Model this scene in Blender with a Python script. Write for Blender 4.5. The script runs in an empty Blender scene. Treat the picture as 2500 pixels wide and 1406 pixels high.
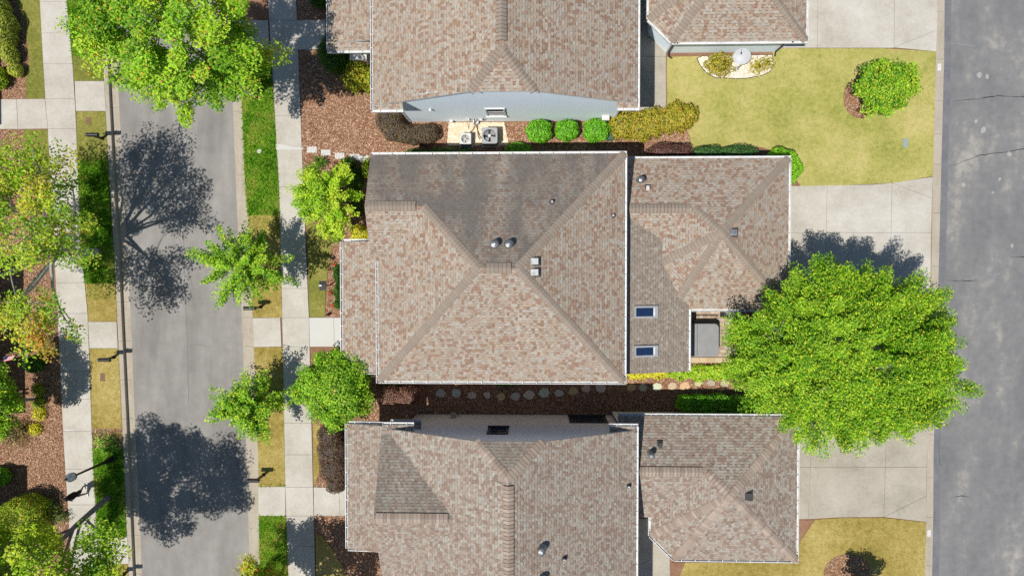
import bpy, bmesh, math, random
import numpy as np
from mathutils import Vector, Matrix

# ------------------------------------------------------------------ camera, sky, sun, exposure
CAM_H = 37.0                      # drone height in metres
FPX = 1700.0                      # focal length in photo pixels (photo 2500 x 1406)
NAD = (1300.0, 665.0)             # photo pixel that lies straight below the drone
scene = bpy.context.scene
col = scene.collection
cam_d = bpy.data.cameras.new("camera"); cam_o = bpy.data.objects.new("camera", cam_d); col.objects.link(cam_o)
cam_d.sensor_fit = 'HORIZONTAL'; cam_d.sensor_width = 36.0; cam_d.lens = 36.0 * FPX / 2500.0
cam_d.clip_start = 0.1; cam_d.clip_end = 2000.0
_c = Vector(((NAD[0]-1250)/FPX, (703-NAD[1])/FPX, -1.0)).normalized()
CAM_R = _c.rotation_difference(Vector((0, 0, -1))).to_matrix()
cam_o.matrix_world = Matrix.Translation((0, 0, CAM_H)) @ CAM_R.to_4x4()
scene.camera = cam_o

SUN_T = Vector((-0.33, -0.275, 1.0)).normalized()     # towards the sun
SUN_EL = math.asin(SUN_T.z)
world = bpy.data.worlds.new("World"); scene.world = world; world.use_nodes = True
wn = world.node_tree; wn.nodes.clear()
wo = wn.nodes.new("ShaderNodeOutputWorld"); wb = wn.nodes.new("ShaderNodeBackground"); ws = wn.nodes.new("ShaderNodeTexSky")
ws.sky_type = 'NISHITA'; ws.sun_disc = False; ws.sun_elevation = SUN_EL
ws.sun_rotation = math.atan2(SUN_T.x, SUN_T.y); ws.air_density = 1.0; ws.dust_density = 0.3; ws.ozone_density = 2.0
wb.inputs[1].default_value = 0.08
wn.links.new(ws.outputs[0], wb.inputs[0]); wn.links.new(wb.outputs[0], wo.inputs[0])
sun_d = bpy.data.lights.new("sun", 'SUN'); sun_d.energy = 4.6; sun_d.angle = math.radians(0.53); sun_d.color = (1.0, 0.955, 0.88)
sun_o = bpy.data.objects.new("sun", sun_d); col.objects.link(sun_o)
sun_o.rotation_euler = (-SUN_T).to_track_quat('-Z', 'Y').to_euler(); sun_o.location = SUN_T * 60
scene.view_settings.view_transform = 'Standard'; scene.view_settings.look = 'None'
scene.view_settings.exposure = 0.0; scene.view_settings.gamma = 1.0
scene.cycles.use_denoising = False
scene.cycles.max_bounces = 6; scene.cycles.diffuse_bounces = 3; scene.cycles.transmission_bounces = 3
scene.cycles.caustics_reflective = False; scene.cycles.caustics_refractive = False

# ------------------------------------------------------------------ helpers
RNG = np.random.default_rng(7); random.seed(7)
def U(px, py, z=0.0):
    """photo pixel -> point at height z"""
    d = CAM_R @ Vector(((px-1250)/FPX, (703-py)/FPX, -1.0))
    t = (z - CAM_H) / d.z
    return Vector((d.x*t, d.y*t, z))
def G(px, py): return U(px, py, 0.0)
def lin(c): c /= 255.0; return c/12.92 if c <= 0.04045 else ((c+0.055)/1.055)**2.4
def S(r, g, b, f=0.68): return (lin(r)*f, lin(g)*f, lin(b)*f)
ORI = {}
def empty(name, loc, label=None, cat=None, group=None):
    o = bpy.data.objects.new(name, None); o.empty_display_size = 0.2; col.objects.link(o); o.location = loc
    ORI[o] = Vector(loc); tag(o, label, cat, group); return o
def tag(o, label=None, cat=None, group=None, kind=None):
    if label: o["label"] = label
    if cat: o["category"] = cat
    if group: o["group"] = group
    if kind: o["kind"] = kind
    return o
class MB:
    def __init__(s): s.v = []; s.f = []; s.c = []; s.m = []
    def face(s, pts, c=(.5,.5,.5), m=0):
        i = len(s.v); s.v += [tuple(p) for p in pts]; s.f.append(tuple(range(i, i+len(pts)))); s.c.append(c); s.m.append(m)
    def hexa(s, P, c=(.5,.5,.5), m=0):      # 4 bottom + 4 top points
        i = len(s.v); s.v += [tuple(p) for p in P]
        for q in ((3,2,1,0),(4,5,6,7),(0,1,5,4),(1,2,6,5),(2,3,7,6),(3,0,4,7)):
            s.f.append(tuple(i+k for k in q)); s.c.append(c); s.m.append(m)
    def box(s, a, b, c=(.5,.5,.5), m=0):
        x0,y0,z0 = a; x1,y1,z1 = b
        s.hexa([(x0,y0,z0),(x1,y0,z0),(x1,y1,z0),(x0,y1,z0),(x0,y0,z1),(x1,y0,z1),(x1,y1,z1),(x0,y1,z1)], c, m)
    def obox(s, o, ax, ay, az, c=(.5,.5,.5), m=0):   # origin + three edge vectors
        o = Vector(o); s.hexa([o, o+ax, o+ax+ay, o+ay, o+az, o+ax+az, o+ax+ay+az, o+ay+az], c, m)
    def prism(s, poly, z0, z1, c=(.5,.5,.5), m=0, bottom=False):
        n = len(poly); i = len(s.v)
        s.v += [(p[0],p[1],z0) for p in poly] + [(p[0],p[1],z1) for p in poly]
        ar = sum(poly[k][0]*poly[(k+1)%n][1]-poly[(k+1)%n][0]*poly[k][1] for k in range(n))
        top = tuple(range(i+n, i+2*n))
        s.f.append(top if ar > 0 else top[::-1]); s.c.append(c); s.m.append(m)
        for k in range(n):
            q = (i+k, i+(k+1)%n, i+n+(k+1)%n, i+n+k); s.f.append(q if ar > 0 else q[::-1]); s.c.append(c); s.m.append(m)
        if bottom: s.f.append(tuple(range(i,i+n))[::-1]); s.c.append(c); s.m.append(m)
    def tube(s, pts, rad, sides=6, c=(.5,.5,.5), m=0, cap=True):
        pts = [Vector(p) for p in pts]; rings = []
        for k, p in enumerate(pts):
            d = (pts[min(k+1,len(pts)-1)] - pts[max(k-1,0)]).normalized()
            a = Vector((1,0,0)) if abs(d.x) < .8 else Vector((0,1,0))
            e1 = d.cross(a).normalized(); e2 = d.cross(e1); r = rad[k] if hasattr(rad,'__len__') else rad
            i = len(s.v); s.v += [tuple(p + (e1*math.cos(t)+e2*math.sin(t))*r) for t in [2*math.pi*j/sides for j in range(sides)]]
            rings.append(i)
        for a, b in zip(rings, rings[1:]):
            for j in range(sides):
                s.f.append((a+j, a+(j+1)%sides, b+(j+1)%sides, b+j)); s.c.append(c); s.m.append(m)
        if cap:
            s.f.append(tuple(rings[0]+j for j in range(sides))[::-1]); s.c.append(c); s.m.append(m)
            s.f.append(tuple(rings[-1]+j for j in range(sides))); s.c.append(c); s.m.append(m)
    def lathe(s, cen, prof, sides=20, c=(.5,.5,.5), m=0):     # profile (r, z) from bottom to top
        cx, cy, cz = cen; rings = []
        for r, z in prof:
            i = len(s.v); s.v += [(cx+r*math.cos(2*math.pi*j/sides), cy+r*math.sin(2*math.pi*j/sides), cz+z) for j in range(sides)]; rings.append(i)
        for a, b in zip(rings, rings[1:]):
            for j in range(sides):
                s.f.append((a+j, a+(j+1)%sides, b+(j+1)%sides, b+j)); s.c.append(c); s.m.append(m)
        s.f.append(tuple(rings[-1]+j for j in range(sides))); s.c.append(c); s.m.append(m)
    def ball(s, cen, r, seg=10, rings=7, c=(.5,.5,.5), m=0):
        prof = [(max(1e-3,math.sin(math.pi*k/rings)), -math.cos(math.pi*k/rings)) for k in range(rings+1)]
        i0 = len(s.v)
        for a, z in prof:
            s.v += [(cen[0]+r[0]*a*math.cos(2*math.pi*j/seg), cen[1]+r[1]*a*math.sin(2*math.pi*j/seg), cen[2]+r[2]*z) for j in range(seg)]
        for k in range(rings):
            for j in range(seg):
                a = i0+k*seg; b = a+seg
                s.f.append((a+j, a+(j+1)%seg, b+(j+1)%seg, b+j)); s.c.append(c); s.m.append(m)
    def mesh(s, name, origin=(0,0,0), smooth=False):
        me = bpy.data.meshes.new(name); o = Vector(origin)
        me.from_pydata([(v[0]-o.x, v[1]-o.y, v[2]-o.z) for v in s.v], [], s.f)
        ca = me.color_attributes.new("Col", 'FLOAT_COLOR', 'CORNER')
        cc = np.array([c for f, c in zip(s.f, s.c) for _ in f], dtype=np.float32).reshape(-1, 3)
        ca.data.foreach_set("color", np.hstack([cc, np.ones((len(cc),1), np.float32)]).ravel())
        me.polygons.foreach_set("material_index", s.m)
        if smooth: me.polygons.foreach_set("use_smooth", [True]*len(s.f))
        me.update(); return me
def link(name, me, mats, parent=None, loc=None):
    o = bpy.data.objects.new(name, me); col.objects.link(o)
    for m in (mats if isinstance(mats,(list,tuple)) else [mats]):
        if len(me.materials) < len(mats if isinstance(mats,(list,tuple)) else [mats]): me.materials.append(m)
    if parent: o.parent = parent; ORI[o] = ORI[parent]
    else: ORI[o] = Vector(loc or (0,0,0)); o.location = ORI[o]
    return o
def part(name, mb, mats, parent, smooth=False, label=None, kind=None):
    o = link(name, mb.mesh(name, ORI[parent], smooth), mats, parent); return tag(o, label, kind=kind)
def solo(name, mb, mats, base, label=None, cat=None, group=None, kind=None, smooth=False):
    o = link(name, mb.mesh(name, base, smooth), mats, None, base); return tag(o, label, cat, group, kind)
def np_mesh(name, V, F, C, origin=(0,0,0)):
    V = np.asarray(V, np.float32) - np.array(origin, np.float32); F = np.asarray(F, np.int32); k = F.shape[1]
    me = bpy.data.meshes.new(name); me.vertices.add(len(V)); me.vertices.foreach_set("co", V.ravel())
    me.loops.add(F.size); me.loops.foreach_set("vertex_index", F.ravel())
    me.polygons.add(len(F)); me.polygons.foreach_set("loop_start", np.arange(0, F.size, k, dtype=np.int32))
    me.update(calc_edges=True)
    ca = me.color_attributes.new("Col", 'FLOAT_COLOR', 'CORNER'); C = np.repeat(np.asarray(C, np.float32), k, axis=0)
    ca.data.foreach_set("color", np.hstack([C, np.ones((len(C),1), np.float32)]).ravel()); return me

# ------------------------------------------------------------------ materials
def newmat(name, rough=0.8, spec=0.3):
    m = bpy.data.materials.new(name); m.use_nodes = True; nt = m.node_tree
    b = nt.nodes["Principled BSDF"]; b.inputs["Roughness"].default_value = rough; b.inputs["Specular IOR Level"].default_value = spec
    return m, nt, b
def plain(name, c, rough=0.6, spec=0.4, metal=0.0, var=0.06):
    m, nt, b = newmat(name, rough, spec); b.inputs["Metallic"].default_value = metal
    pos = nt.nodes.new("ShaderNodeNewGeometry"); nz = nt.nodes.new("ShaderNodeTexNoise"); nz.inputs["Scale"].default_value = 3.0; nz.inputs["Detail"].default_value = 5
    rp = nt.nodes.new("ShaderNodeValToRGB"); e = rp.color_ramp.elements
    e[0].position = .3; e[1].position = .7
    e[0].color = tuple(x*(1-var*2) for x in c)+(1,); e[1].color = tuple(min(1,x*(1+var)) for x in c)+(1,)
    nt.links.new(pos.outputs["Position"], nz.inputs["Vector"]); nt.links.new(nz.outputs["Fac"], rp.inputs[0]); nt.links.new(rp.outputs[0], b.inputs["Base Color"])
    return m
def noisemat(name, stops, s1, s2, w=0.5, rough=0.92, spec=0.2, bump=0.0, bs=None, s3=None, w3=0.0, stretch=None):
    """colour ramp over a mix of two or three noise scales, in world metres"""
    m, nt, b = newmat(name, rough, spec); L = nt.links.new
    pos = nt.nodes.new("ShaderNodeNewGeometry"); src = pos.outputs["Position"]
    if stretch:
        mp = nt.nodes.new("ShaderNodeMapping"); mp.inputs["Scale"].default_value = stretch; L(src, mp.inputs["Vector"]); src2 = mp.outputs[0]
    else: src2 = src
    def nz(s, v=None, det=6):
        n = nt.nodes.new("ShaderNodeTexNoise"); n.inputs["Scale"].default_value = s; n.inputs["Detail"].default_value = det; n.inputs["Roughness"].default_value = .6; L(v or src, n.inputs["Vector"]); return n.outputs["Fac"]
    def mix(a, c, f):
        x = nt.nodes.new("ShaderNodeMix"); x.data_type = 'FLOAT'; x.inputs[0].default_value = f; L(a, x.inputs[2]); L(c, x.inputs[3]); return x.outputs[0]
    f = mix(nz(s1, src2), nz(s2), w)
    if s3: f = mix(f, nz(s3), w3)
    rp = nt.nodes.new("ShaderNodeValToRGB"); cr = rp.color_ramp
    while len(cr.elements) < len(stops): cr.elements.new(.5)
    for e, (p, c) in zip(cr.elements, stops): e.position = p; e.color = tuple(c)+(1,)
    L(f, rp.inputs[0]); L(rp.outputs[0], b.inputs["Base Color"])
    if bump:
        bp = nt.nodes.new("ShaderNodeBump"); bp.inputs["Strength"].default_value = bump; bp.inputs["Distance"].default_value = .02
        L(nz(bs or s2), bp.inputs["Height"]); L(bp.outputs[0], b.inputs["Normal"])
    return m
LEAF_GAIN = 2.0
def colmat(name, rough=0.85, spec=0.25, trans=0.0, grain=0.0, gs=60.0, dirt=None):
    """colour from the mesh's own Col attribute; translucent share for leaves; fine grain"""
    m, nt, b = newmat(name, rough, spec); L = nt.links.new
    at = nt.nodes.new("ShaderNodeAttribute"); at.attribute_name = "Col"; c = at.outputs["Color"]
    if grain or dirt:
        pos = nt.nodes.new("ShaderNodeNewGeometry")
    if grain:
        n = nt.nodes.new("ShaderNodeTexNoise"); n.inputs["Scale"].default_value = gs; n.inputs["Detail"].default_value = 3; L(pos.outputs["Position"], n.inputs["Vector"])
        r = nt.nodes.new("ShaderNodeMapRange"); r.inputs[1].default_value = .3; r.inputs[2].default_value = .7; r.inputs[3].default_value = 1-grain; r.inputs[4].default_value = 1+grain; L(n.outputs["Fac"], r.inputs[0])
        x = nt.nodes.new("ShaderNodeMix"); x.data_type = 'RGBA'; x.blend_type = 'MULTIPLY'; x.inputs[0].default_value = 1; L(c, x.inputs[6]); L(r.outputs[0], x.inputs[7]); c = x.outputs[2]
    if dirt:
        n = nt.nodes.new("ShaderNodeTexNoise"); n.inputs["Scale"].default_value = dirt[1]; n.inputs["Detail"].default_value = 5
        mp = nt.nodes.new("ShaderNodeMapping"); mp.inputs["Scale"].default_value = dirt[2]; L(pos.outputs["Position"], mp.inputs[0]); L(mp.outputs[0], n.inputs["Vector"])
        r = nt.nodes.new("ShaderNodeMapRange"); r.inputs[1].default_value = .26; r.inputs[2].default_value = .56; r.inputs[3].default_value = dirt[4] if len(dirt) > 4 else 0; r.inputs[4].default_value = dirt[3]; L(n.outputs["Fac"], r.inputs[0])
        x = nt.nodes.new("ShaderNodeMix"); x.data_type = 'RGBA'; L(r.outputs[0], x.inputs[0]); L(c, x.inputs[6]); x.inputs[7].default_value = tuple(dirt[0])+(1,); c = x.outputs[2]
    L(c, b.inputs["Base Color"])
    if trans:
        t = nt.nodes.new("ShaderNodeBsdfTranslucent"); L(c, t.inputs["Color"]); mx = nt.nodes.new("ShaderNodeMixShader"); mx.inputs[0].default_value = trans
        L(b.outputs[0], mx.inputs[1]); L(t.outputs[0], mx.inputs[2]); L(mx.outputs[0], nt.nodes["Material Output"].inputs[0])
    return m
M = {}
M['leaf'] = colmat('leaf', .55, .35, trans=.32)
M['bark'] = noisemat('bark', [(.3,(.13,.12,.11)),(.7,(.34,.325,.31))], 4, 22, .5, bump=.5)
M['bark_pale'] = noisemat('bark_pale', [(.3,(.34,.33,.31)),(.7,(.62,.60,.57))], 4, 22, .5, bump=.5)
M['shingle'] = colmat('shingle', .95, .12, grain=.10, gs=45, dirt=((.27,.225,.185), .45, (1,.6,1), .22))
M['shingle_stained'] = colmat('shingle_stained', .95, .12, grain=.10, gs=45, dirt=((.14,.129,.117), .8, (1.4,.2,1), .86, .3))
M['shingle_mild'] = colmat('shingle_mild', .95, .12, grain=.10, gs=45, dirt=((.17,.155,.13), .7, (1,.4,1), .6, .25))
M['white'] = plain('white_paint', (.72,.72,.71), .5, .35, var=.09)
M['black'] = plain('black_metal', (.016,.016,.018), .45, .4)
M['darkgrey'] = plain('dark_grey', (.05,.05,.052), .6, .3)
M['blue_siding'] = noisemat('blue_siding', [(.3,(.74,.85,.92)),(.7,(.82,.91,.97))], .8, 6, .35, rough=.6, spec=.3, stretch=(1,1,.2))
M['cream_siding'] = noisemat('cream_siding', [(.3,(.88,.90,.92)),(.7,(.92,.935,.95))], .8, 6, .35, rough=.6, spec=.3)
M['tan_siding'] = plain('tan_siding', (.42,.37,.30), .7)
M['soffit'] = plain('soffit', (.6,.6,.58), .7)
M['asphalt'] = noisemat('asphalt', [(.39,S(148,144,140)),(.5,S(167,163,158)),(.62,S(186,182,177))], .35, 40, .38, rough=.95, bump=.35, bs=90, s3=1.7, w3=.2, stretch=(2.2,.5,1))
M['alley'] = noisemat('alley_asphalt', [(.38,S(130,131,132)),(.49,S(145,145,146)),(.54,S(153,152,151)),(.59,S(174,170,164)),(.66,S(194,190,183))], .40, 2.6, .30, rough=.95, bump=.3, bs=70, s3=34, w3=.16, stretch=(1.4,.6,1))
M['concrete'] = noisemat('concrete', [(.36,S(200,193,178)),(.5,S(220,214,202)),(.64,S(236,232,223))], .55, 7, .3, rough=.9, bump=.1, bs=60, s3=50, w3=.18)
M['concrete_new'] = noisemat('concrete_new', [(.25,S(226,225,220)),(.75,S(240,239,234))], .7, 9, .3, rough=.9, bump=.06, bs=60, s3=50, w3=.15)
M['concrete_walk'] = noisemat('concrete_walk', [(.36,S(178,170,153)),(.5,S(200,192,176)),(.64,S(216,208,194))], .55, 7, .3, rough=.9, bump=.1, bs=60, s3=50, w3=.2)
M['curb'] = noisemat('curb_concrete', [(.25,S(176,163,142)),(.5,S(203,192,174)),(.8,S(222,213,198))], .9, 8, .4, rough=.92, bump=.12, bs=50, stretch=(2,.6,1))
M['joint'] = plain('joint_dirt', (.20,.18,.15), .95)
M['mulch'] = noisemat('mulch', [(.25,S(100,70,54)),(.5,S(164,124,98)),(.78,S(212,174,146))], 6, 34, .6, rough=.95, bump=.8, bs=30, s3=.45, w3=.3)
M['chips'] = colmat('mulch_chips', .9, .15)
def lawnm(n, a, b, c, d): return noisemat(n, [(.37,a),(.46,b),(.55,c),(.64,d)], .42, 4.5, .40, rough=.95, spec=.1, bump=.6, bs=55, s3=26, w3=.28)
M['lawn_big'] = lawnm('lawn_yellow_green', S(150,158,76), S(188,186,102), S(212,202,126), S(230,212,152))
M['lawn_dry'] = lawnm('lawn_dry', S(146,130,62), S(180,160,86), S(204,184,112), S(222,202,140))
M['lawn_green'] = lawnm('lawn_green', S(108,122,50), S(140,146,68), S(170,164,88), S(196,180,112))
M['lawn_tall'] = lawnm('lawn_tall', S(70,116,26), S(104,154,38), S(140,176,54), S(186,184,92))
M['blade'] = colmat('grass_blade', .7, .25, trans=.25)
M['ground'] = noisemat('ground', [(.3,S(110,108,60)),(.7,S(150,140,86))], .4, 6, .5)
M['gravel_bed'] = plain('gravel_bed', S(226,212,188,.85), .95)
M['pebble'] = colmat('pebble', .8, .25, grain=.08, gs=80)
M['galv'] = plain('galvanised', (.36,.37,.38), .42, .5, metal=.8, var=.25)
M['ac_white'] = plain('unit_enamel', (.62,.61,.60), .5)
M['ac_grey'] = plain('unit_grey', (.36,.37,.39), .5)
M['glass'] = plain('window_glass', (.02,.035,.06), .05, .8)
M['sky_glass'] = plain('skylight_glass', (.012,.03,.085), .04, .8)
M['tubcover'] = noisemat('tub_cover', [(.3,S(158,158,160)),(.7,S(182,182,183))], 3, 40, .5, rough=.75)
M['skin'] = plain('skin', (.30,.19,.14), .6)
M['cloth_black'] = plain('black_cloth', (.012,.011,.011), .9)
M['hair'] = plain('hair', (.012,.01,.01), .6)
M['shoe'] = plain('white_shoe', (.75,.76,.78), .6)
M['stone'] = colmat('flagstone', .9, .2, grain=.14, gs=14)
M['wood'] = noisemat('weathered_wood', [(.3,S(112,84,68)),(.7,S(150,120,100))], 5, 30, .5, stretch=(1,8,1), rough=.85)

# ------------------------------------------------------------------ the setting: ground, street, alley, kerbs, walks, lawns
Z_ST = -0.18                       # street surface below the kerb tops
def interp(tab, y): return float(np.interp(y, [t[0] for t in tab], [t[1] for t in tab]))
# (photo y, photo x) tables of the long lines
LS_L = [(-120,92),(0,98),(239,111),(317,118),(857,146),(1098,157),(1252,168),(1530,186)]     # far sidewalk, outer edge
LS_R = [(-120,155),(0,164),(137,177),(273,186),(590,198),(760,215),(1098,227),(1300,238),(1530,252)]
CL_F = [(-120,253),(0,258),(222,266),(478,280),(624,290),(778,297),(1074,311),(1404,325),(1530,330)] # kerb face, far side
GL_R = [(-120,276),(0,281),(222,289),(307,294),(784,320),(1062,331),(1306,343),(1530,352)]   # far gutter, asphalt side
GR_L = [(-120,553),(0,558),(222,567),(478,577),(520,579),(831,593),(1127,602),(1358,609),(1530,615)]  # near gutter, asphalt side
CR_B = [(-120,573),(0,580),(232,589),(478,599),(547,606),(790,617),(871,620),(1127,630),(1381,633),(1530,637)] # near kerb, back
RS_L = [(-120,646),(0,655),(480,683),(845,691),(1190,697),(1406,704),(1530,709)]            # near sidewalk
RS_R = [(-120,716),(0,724),(480,742),(775,755),(1190,765),(1406,770),(1530,774)]
RB_L = [(-120,2290),(0,2288),(130,2285),(430,2277),(760,2272),(1060,2264),(1270,2261),(1530,2255)]      # alley ribbon kerb
RB_R = [(-120,2308),(0,2306),(130,2305),(480,2296),(760,2289),(1100,2279),(1270,2278),(1530,2273)]
YS = list(range(-120, 1531, 75))
def line(tab, dx=0.0, z=0.0, ys=YS): return [U(interp(tab,y)+dx, y, z) for y in ys]
def strip(mb, A, B, z=None, c=(.5,.5,.5)):
    for i in range(len(A)-1):
        q = [A[i+1], B[i+1], B[i], A[i]]
        mb.face(q if (B[i]-A[i]).cross(A[i]-A[i+1]).z > 0 else q[::-1], c)
def ext(pts, a=60):                # continue a long line past both ends of the frame
    return [pts[0]+(pts[0]-pts[1]).normalized()*a] + pts + [pts[-1]+(pts[-1]-pts[-2]).normalized()*a]

mb = MB(); mb.face([(-900,-900,-.26),(900,-900,-.26),(900,900,-.26),(-900,900,-.26)])
solo('ground', mb, M['ground'], (0,0,0), kind='structure')
def yard(name, A, B):              # block of earth with its top at z = 0
    mb = MB(); poly = A + B[::-1]
    strip(mb, A, B)
    for L_ in (A, B):
        for i in range(len(L_)-1):
            a, b = L_[i], L_[i+1]; mb.face([a, b, b-Vector((0,0,.26)), a-Vector((0,0,.26))])
    return solo(name, mb, M['mulch'], (0,0,0), kind='structure')
A = ext(line(CL_F, -9)); yard('mulch_bed', [p+Vector((-60,0,0)) for p in A], A)
yard('mulch_bed', ext(line(CR_B, -2)), ext(line(RB_L, 3)))
mb = MB(); strip(mb, ext(line(GL_R, -3, Z_ST)), ext(line(GR_L, 3, Z_ST))); street = solo('street', mb, M['asphalt'], (0,0,0), kind='structure')
mb = MB(); A = ext(line(RB_R, -3, -.025)); strip(mb, A, [p+Vector((14,0,0)) for p in A]); alley = solo('alley', mb, M['alley'], (0,0,0), kind='structure')

def kerb(name, face, pan, back_dx, ys, side):
    root = empty(name, (0,0,0)); tag(root, kind='structure')
    for a, b in zip(ys, ys[1:]):
        mb = MB(); n = max(2, int((b-a)/40)+1); yy = np.linspace(a+.25, b-.25, n)
        F = [U(interp(face,y), y, 0.015) for y in yy]; Bk = [U(interp(face,y)+back_dx, y, 0.03) for y in yy]
        Ft = [p + Vector((-.012*side, 0, .012)) for p in F]
        Fb = [Vector((p.x+.008*side, p.y, Z_ST+.012)) for p in F]
        Pn = [U(interp(pan,y), y, Z_ST+.004) for y in yy]
        for X, Y in ((Bk,Ft),(Ft,F),(F,Fb),(Fb,Pn)):
            for i in range(n-1):
                q = [X[i], X[i+1], Y[i+1], Y[i]]; mb.face(q if side < 0 else q[::-1])
        for e in (0, -1):
            mb.face([Bk[e], Ft[e], F[e], Fb[e], Vector((Bk[e].x, Bk[e].y, Z_ST))])
        part('kerb_stone', mb, M['curb'], root)
    return root
kerb('kerb', CL_F, GL_R, -11, list(np.arange(-118, 1500, 95.)), 1)
CR_F = [(y, x-9) for y, x in CR_B]
kerb('kerb', CR_F, GR_L, 10, [-118,-40,50,126,272,427,547,640,775,846,895,1053,1207,1290,1360,1440,1525], -1)
root = empty('ribbon_kerb', (0,0,0)); tag(root, kind='structure')
for a, b in zip([-118,-30,30,145,247,328,402,520,650,780,910,1060,1165,1262,1380], [-30,30,145,247,328,402,520,650,780,910,1060,1165,1262,1380,1520]):
    mb = MB(); yy = [a+.3, (a+b)/2, b-.3]
    mb.prism([G(interp(RB_L,y), y) for y in yy] + [G(interp(RB_R,y), y) for y in yy[::-1]], -.2, .008)
    part('kerb_stone', mb, M['curb'], root)

def slabs(name, polys, mat, z1=.045, gap=.006, bed=True, zb=.03):
    """concrete paving: a dark bed and one slab object for each pour; polys in photo pixels"""
    root = empty(name, (0,0,0)); tag(root, kind='structure')
    for k, P in enumerate(polys):
        m_ = mat
        if isinstance(P, tuple): P, m_ = P
        W = [G(*p) for p in P]; c = sum(W, Vector())/len(W)
        if bed:
            mb = MB(); mb.prism(W, -.02, zb-.0008*(k%7)); part('joint', mb, M['joint'], root)
        mb = MB(); V = []
        for i, p in enumerate(W):                       # inset the outline by the half joint
            a = (W[i-1]-p).normalized(); b = (W[(i+1)%len(W)]-p).normalized(); d = a+b
            if d.length < .15: d = Vector((-a.y, a.x, 0)); d = d if d.dot(c-p) > 0 else -d; V.append(p+d.normalized()*gap)
            else:
                d.normalize(); d = d if d.dot(c-p) > 0 else -d; s = max(.3, abs(a.x*d.y-a.y*d.x)); V.append(p+d*gap/s)
        e = RNG.uniform(-.003,.003)
        mb.prism(V, 0, z1-.006+e); mb2 = [v + (c-v).normalized()*.006 for v in V]
        mb.f.pop(0); mb.c.pop(0); mb.m.pop(0)
        n = len(V); i0 = len(mb.v); mb.v += [(p.x,p.y,z1-.006+e) for p in V] + [(p.x,p.y,z1+e) for p in mb2]
        ar = sum(V[j].x*V[(j+1)%n].y-V[(j+1)%n].x*V[j].y for j in range(n))
        t = tuple(range(i0+n,i0+2*n)); mb.f.append(t if ar>0 else t[::-1]); mb.c.append((.5,)*3); mb.m.append(0)
        for j in range(n):
            q = (i0+j, i0+(j+1)%n, i0+n+(j+1)%n, i0+n+j); mb.f.append(q if ar>0 else q[::-1]); mb.c.append((.5,)*3); mb.m.append(0)
        part('slab', mb, m_, root)
    return root
def band(tl, tr, ys): return [[(interp(tl,a),a),(interp(tr,a),a),(interp(tr,b),b),(interp(tl,b),b)] for a, b in zip(ys, ys[1:])]
slabs('sidewalk', band(RS_L, RS_R, [-110,-30,51,123,203,283,362,457,543,625,704,775,846,900,953,1032,1109,1188,1258,1332,1406,1490]), M['concrete'])
slabs('sidewalk', band(LS_L, LS_R, [-110,5,82,157,242,315,390,465,540,615,690,765,836,906,974,1052,1144,1231,1310,1385,1490]), M['concrete'])
slabs('front_walk', [[(724,51),(795,49),(797,121),(727,123)],[(796,49),(850,48),(852,120),(797,121)],[(573+8,50),(655,51),(658,123),(587,122)]], M['concrete'])
slabs('front_walk', [[(755,775),(815,775),(817,846),(757,846)],[(815,775),(905,775),(905,846),(817,846)]], M['concrete_new'])
slabs('front_walk', [[(618,776),(685,775),(688,846),(620,847)]], M['concrete'])
slabs('front_walk', [[(766,1188),(828,1190),(831,1258),(767,1258)],[(828,1190),(900,1190),(903,1258),(831,1258)],[(631,1187),(697,1187),(698,1258),(632,1258)]], M['concrete'])
slabs('front_walk', [[(-90,243),(-40,243),(-38,316),(-88,316)],[(-40,243),(42,243),(45,316),(-38,316)],[(42,243),(111,242),(118,315),(45,316)],[(183,199),(255,199),(260,272),(186,272)]], M['concrete'])
slabs('front_walk', [[(216,785),(286,785),(289,850),(219,850)]], M['concrete'])
slabs('front_walk', [[(239,1311),(312,1310),(315,1375),(243,1376)]], M['concrete'])
slabs('driveway', [[(1900,-110),(1995,-110),(1995,118),(1900,118)],[(1995,-110),(2184,-110),(2182,118),(1995,118)],[(2184,-110),(2290,-110),(2287,74),(2182,117)],[(2182,117),(2287,74),(2285,127)]], M['concrete'], z1=.03, zb=.012)
slabs('driveway', [[(1890,455),(2019,453),(2017,568),(1890,568)],[(2019,453),(2130,451),(2177,447),(2175,568),(2017,568)],[(2177,447),(2275,484),(2273,568),(2175,568)],[(2177,447),(2277,432),(2275,484)],
    [(1890,568),(2017,568),(2015,715),(1890,715)],[(2017,568),(2175,568),(2173,715),(2015,715)],[(2175,568),(2273,568),(2271,715),(2173,715)]], M['concrete'], z1=.03, zb=.012)
slabs('driveway', [[(1900,1030),(1982,1030),(1978,1140),(1900,1140)],[(1982,1030),(2164,1030),(2161,1140),(1978,1140)],[(2164,1030),(2265,1030),(2262,1139),(2161,1140)],
    [(1900,1140),(1978,1140),(1973,1266),(1900,1267)],[(1978,1140),(2161,1140),(2157,1261),(2050,1262),(1973,1266)],[(2161,1140),(2262,1139),(2261,1210),(2157,1261)],[(2157,1261),(2261,1210),(2261,1273)]], M['concrete_walk'], z1=.03, zb=.012)
slabs('side_path', [[(1500,-110),(1626,-110),(1626,60),(1500,60)],[(1500,60),(1626,60),(1626,139),(1500,139)],[(1500,139),(1626,139),(1626,268),(1500,297)]], M['concrete_walk'], z1=.03, zb=.012)
slabs('side_path', [[(1545,1265),(1590,1265),(1634,1330),(1636,1406),(1545,1406)],[(1545,1406),(1636,1406),(1636,1500),(1545,1500)]], M['concrete_walk'], z1=.03, zb=.012)
# pale grinding / patch marks on the sidewalks
for P in ([(673,352),(690,353),(714,359),(741,362),(741,365),(674,366)], [(157,1047),(171,1047),(187,1051),(157,1052)]):
    mb = MB(); mb.face([U(x,y,.0525) for x,y in P][::-1]); solo('ground_patch', mb, M['concrete_new'], (0,0,0), kind='structure')

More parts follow.
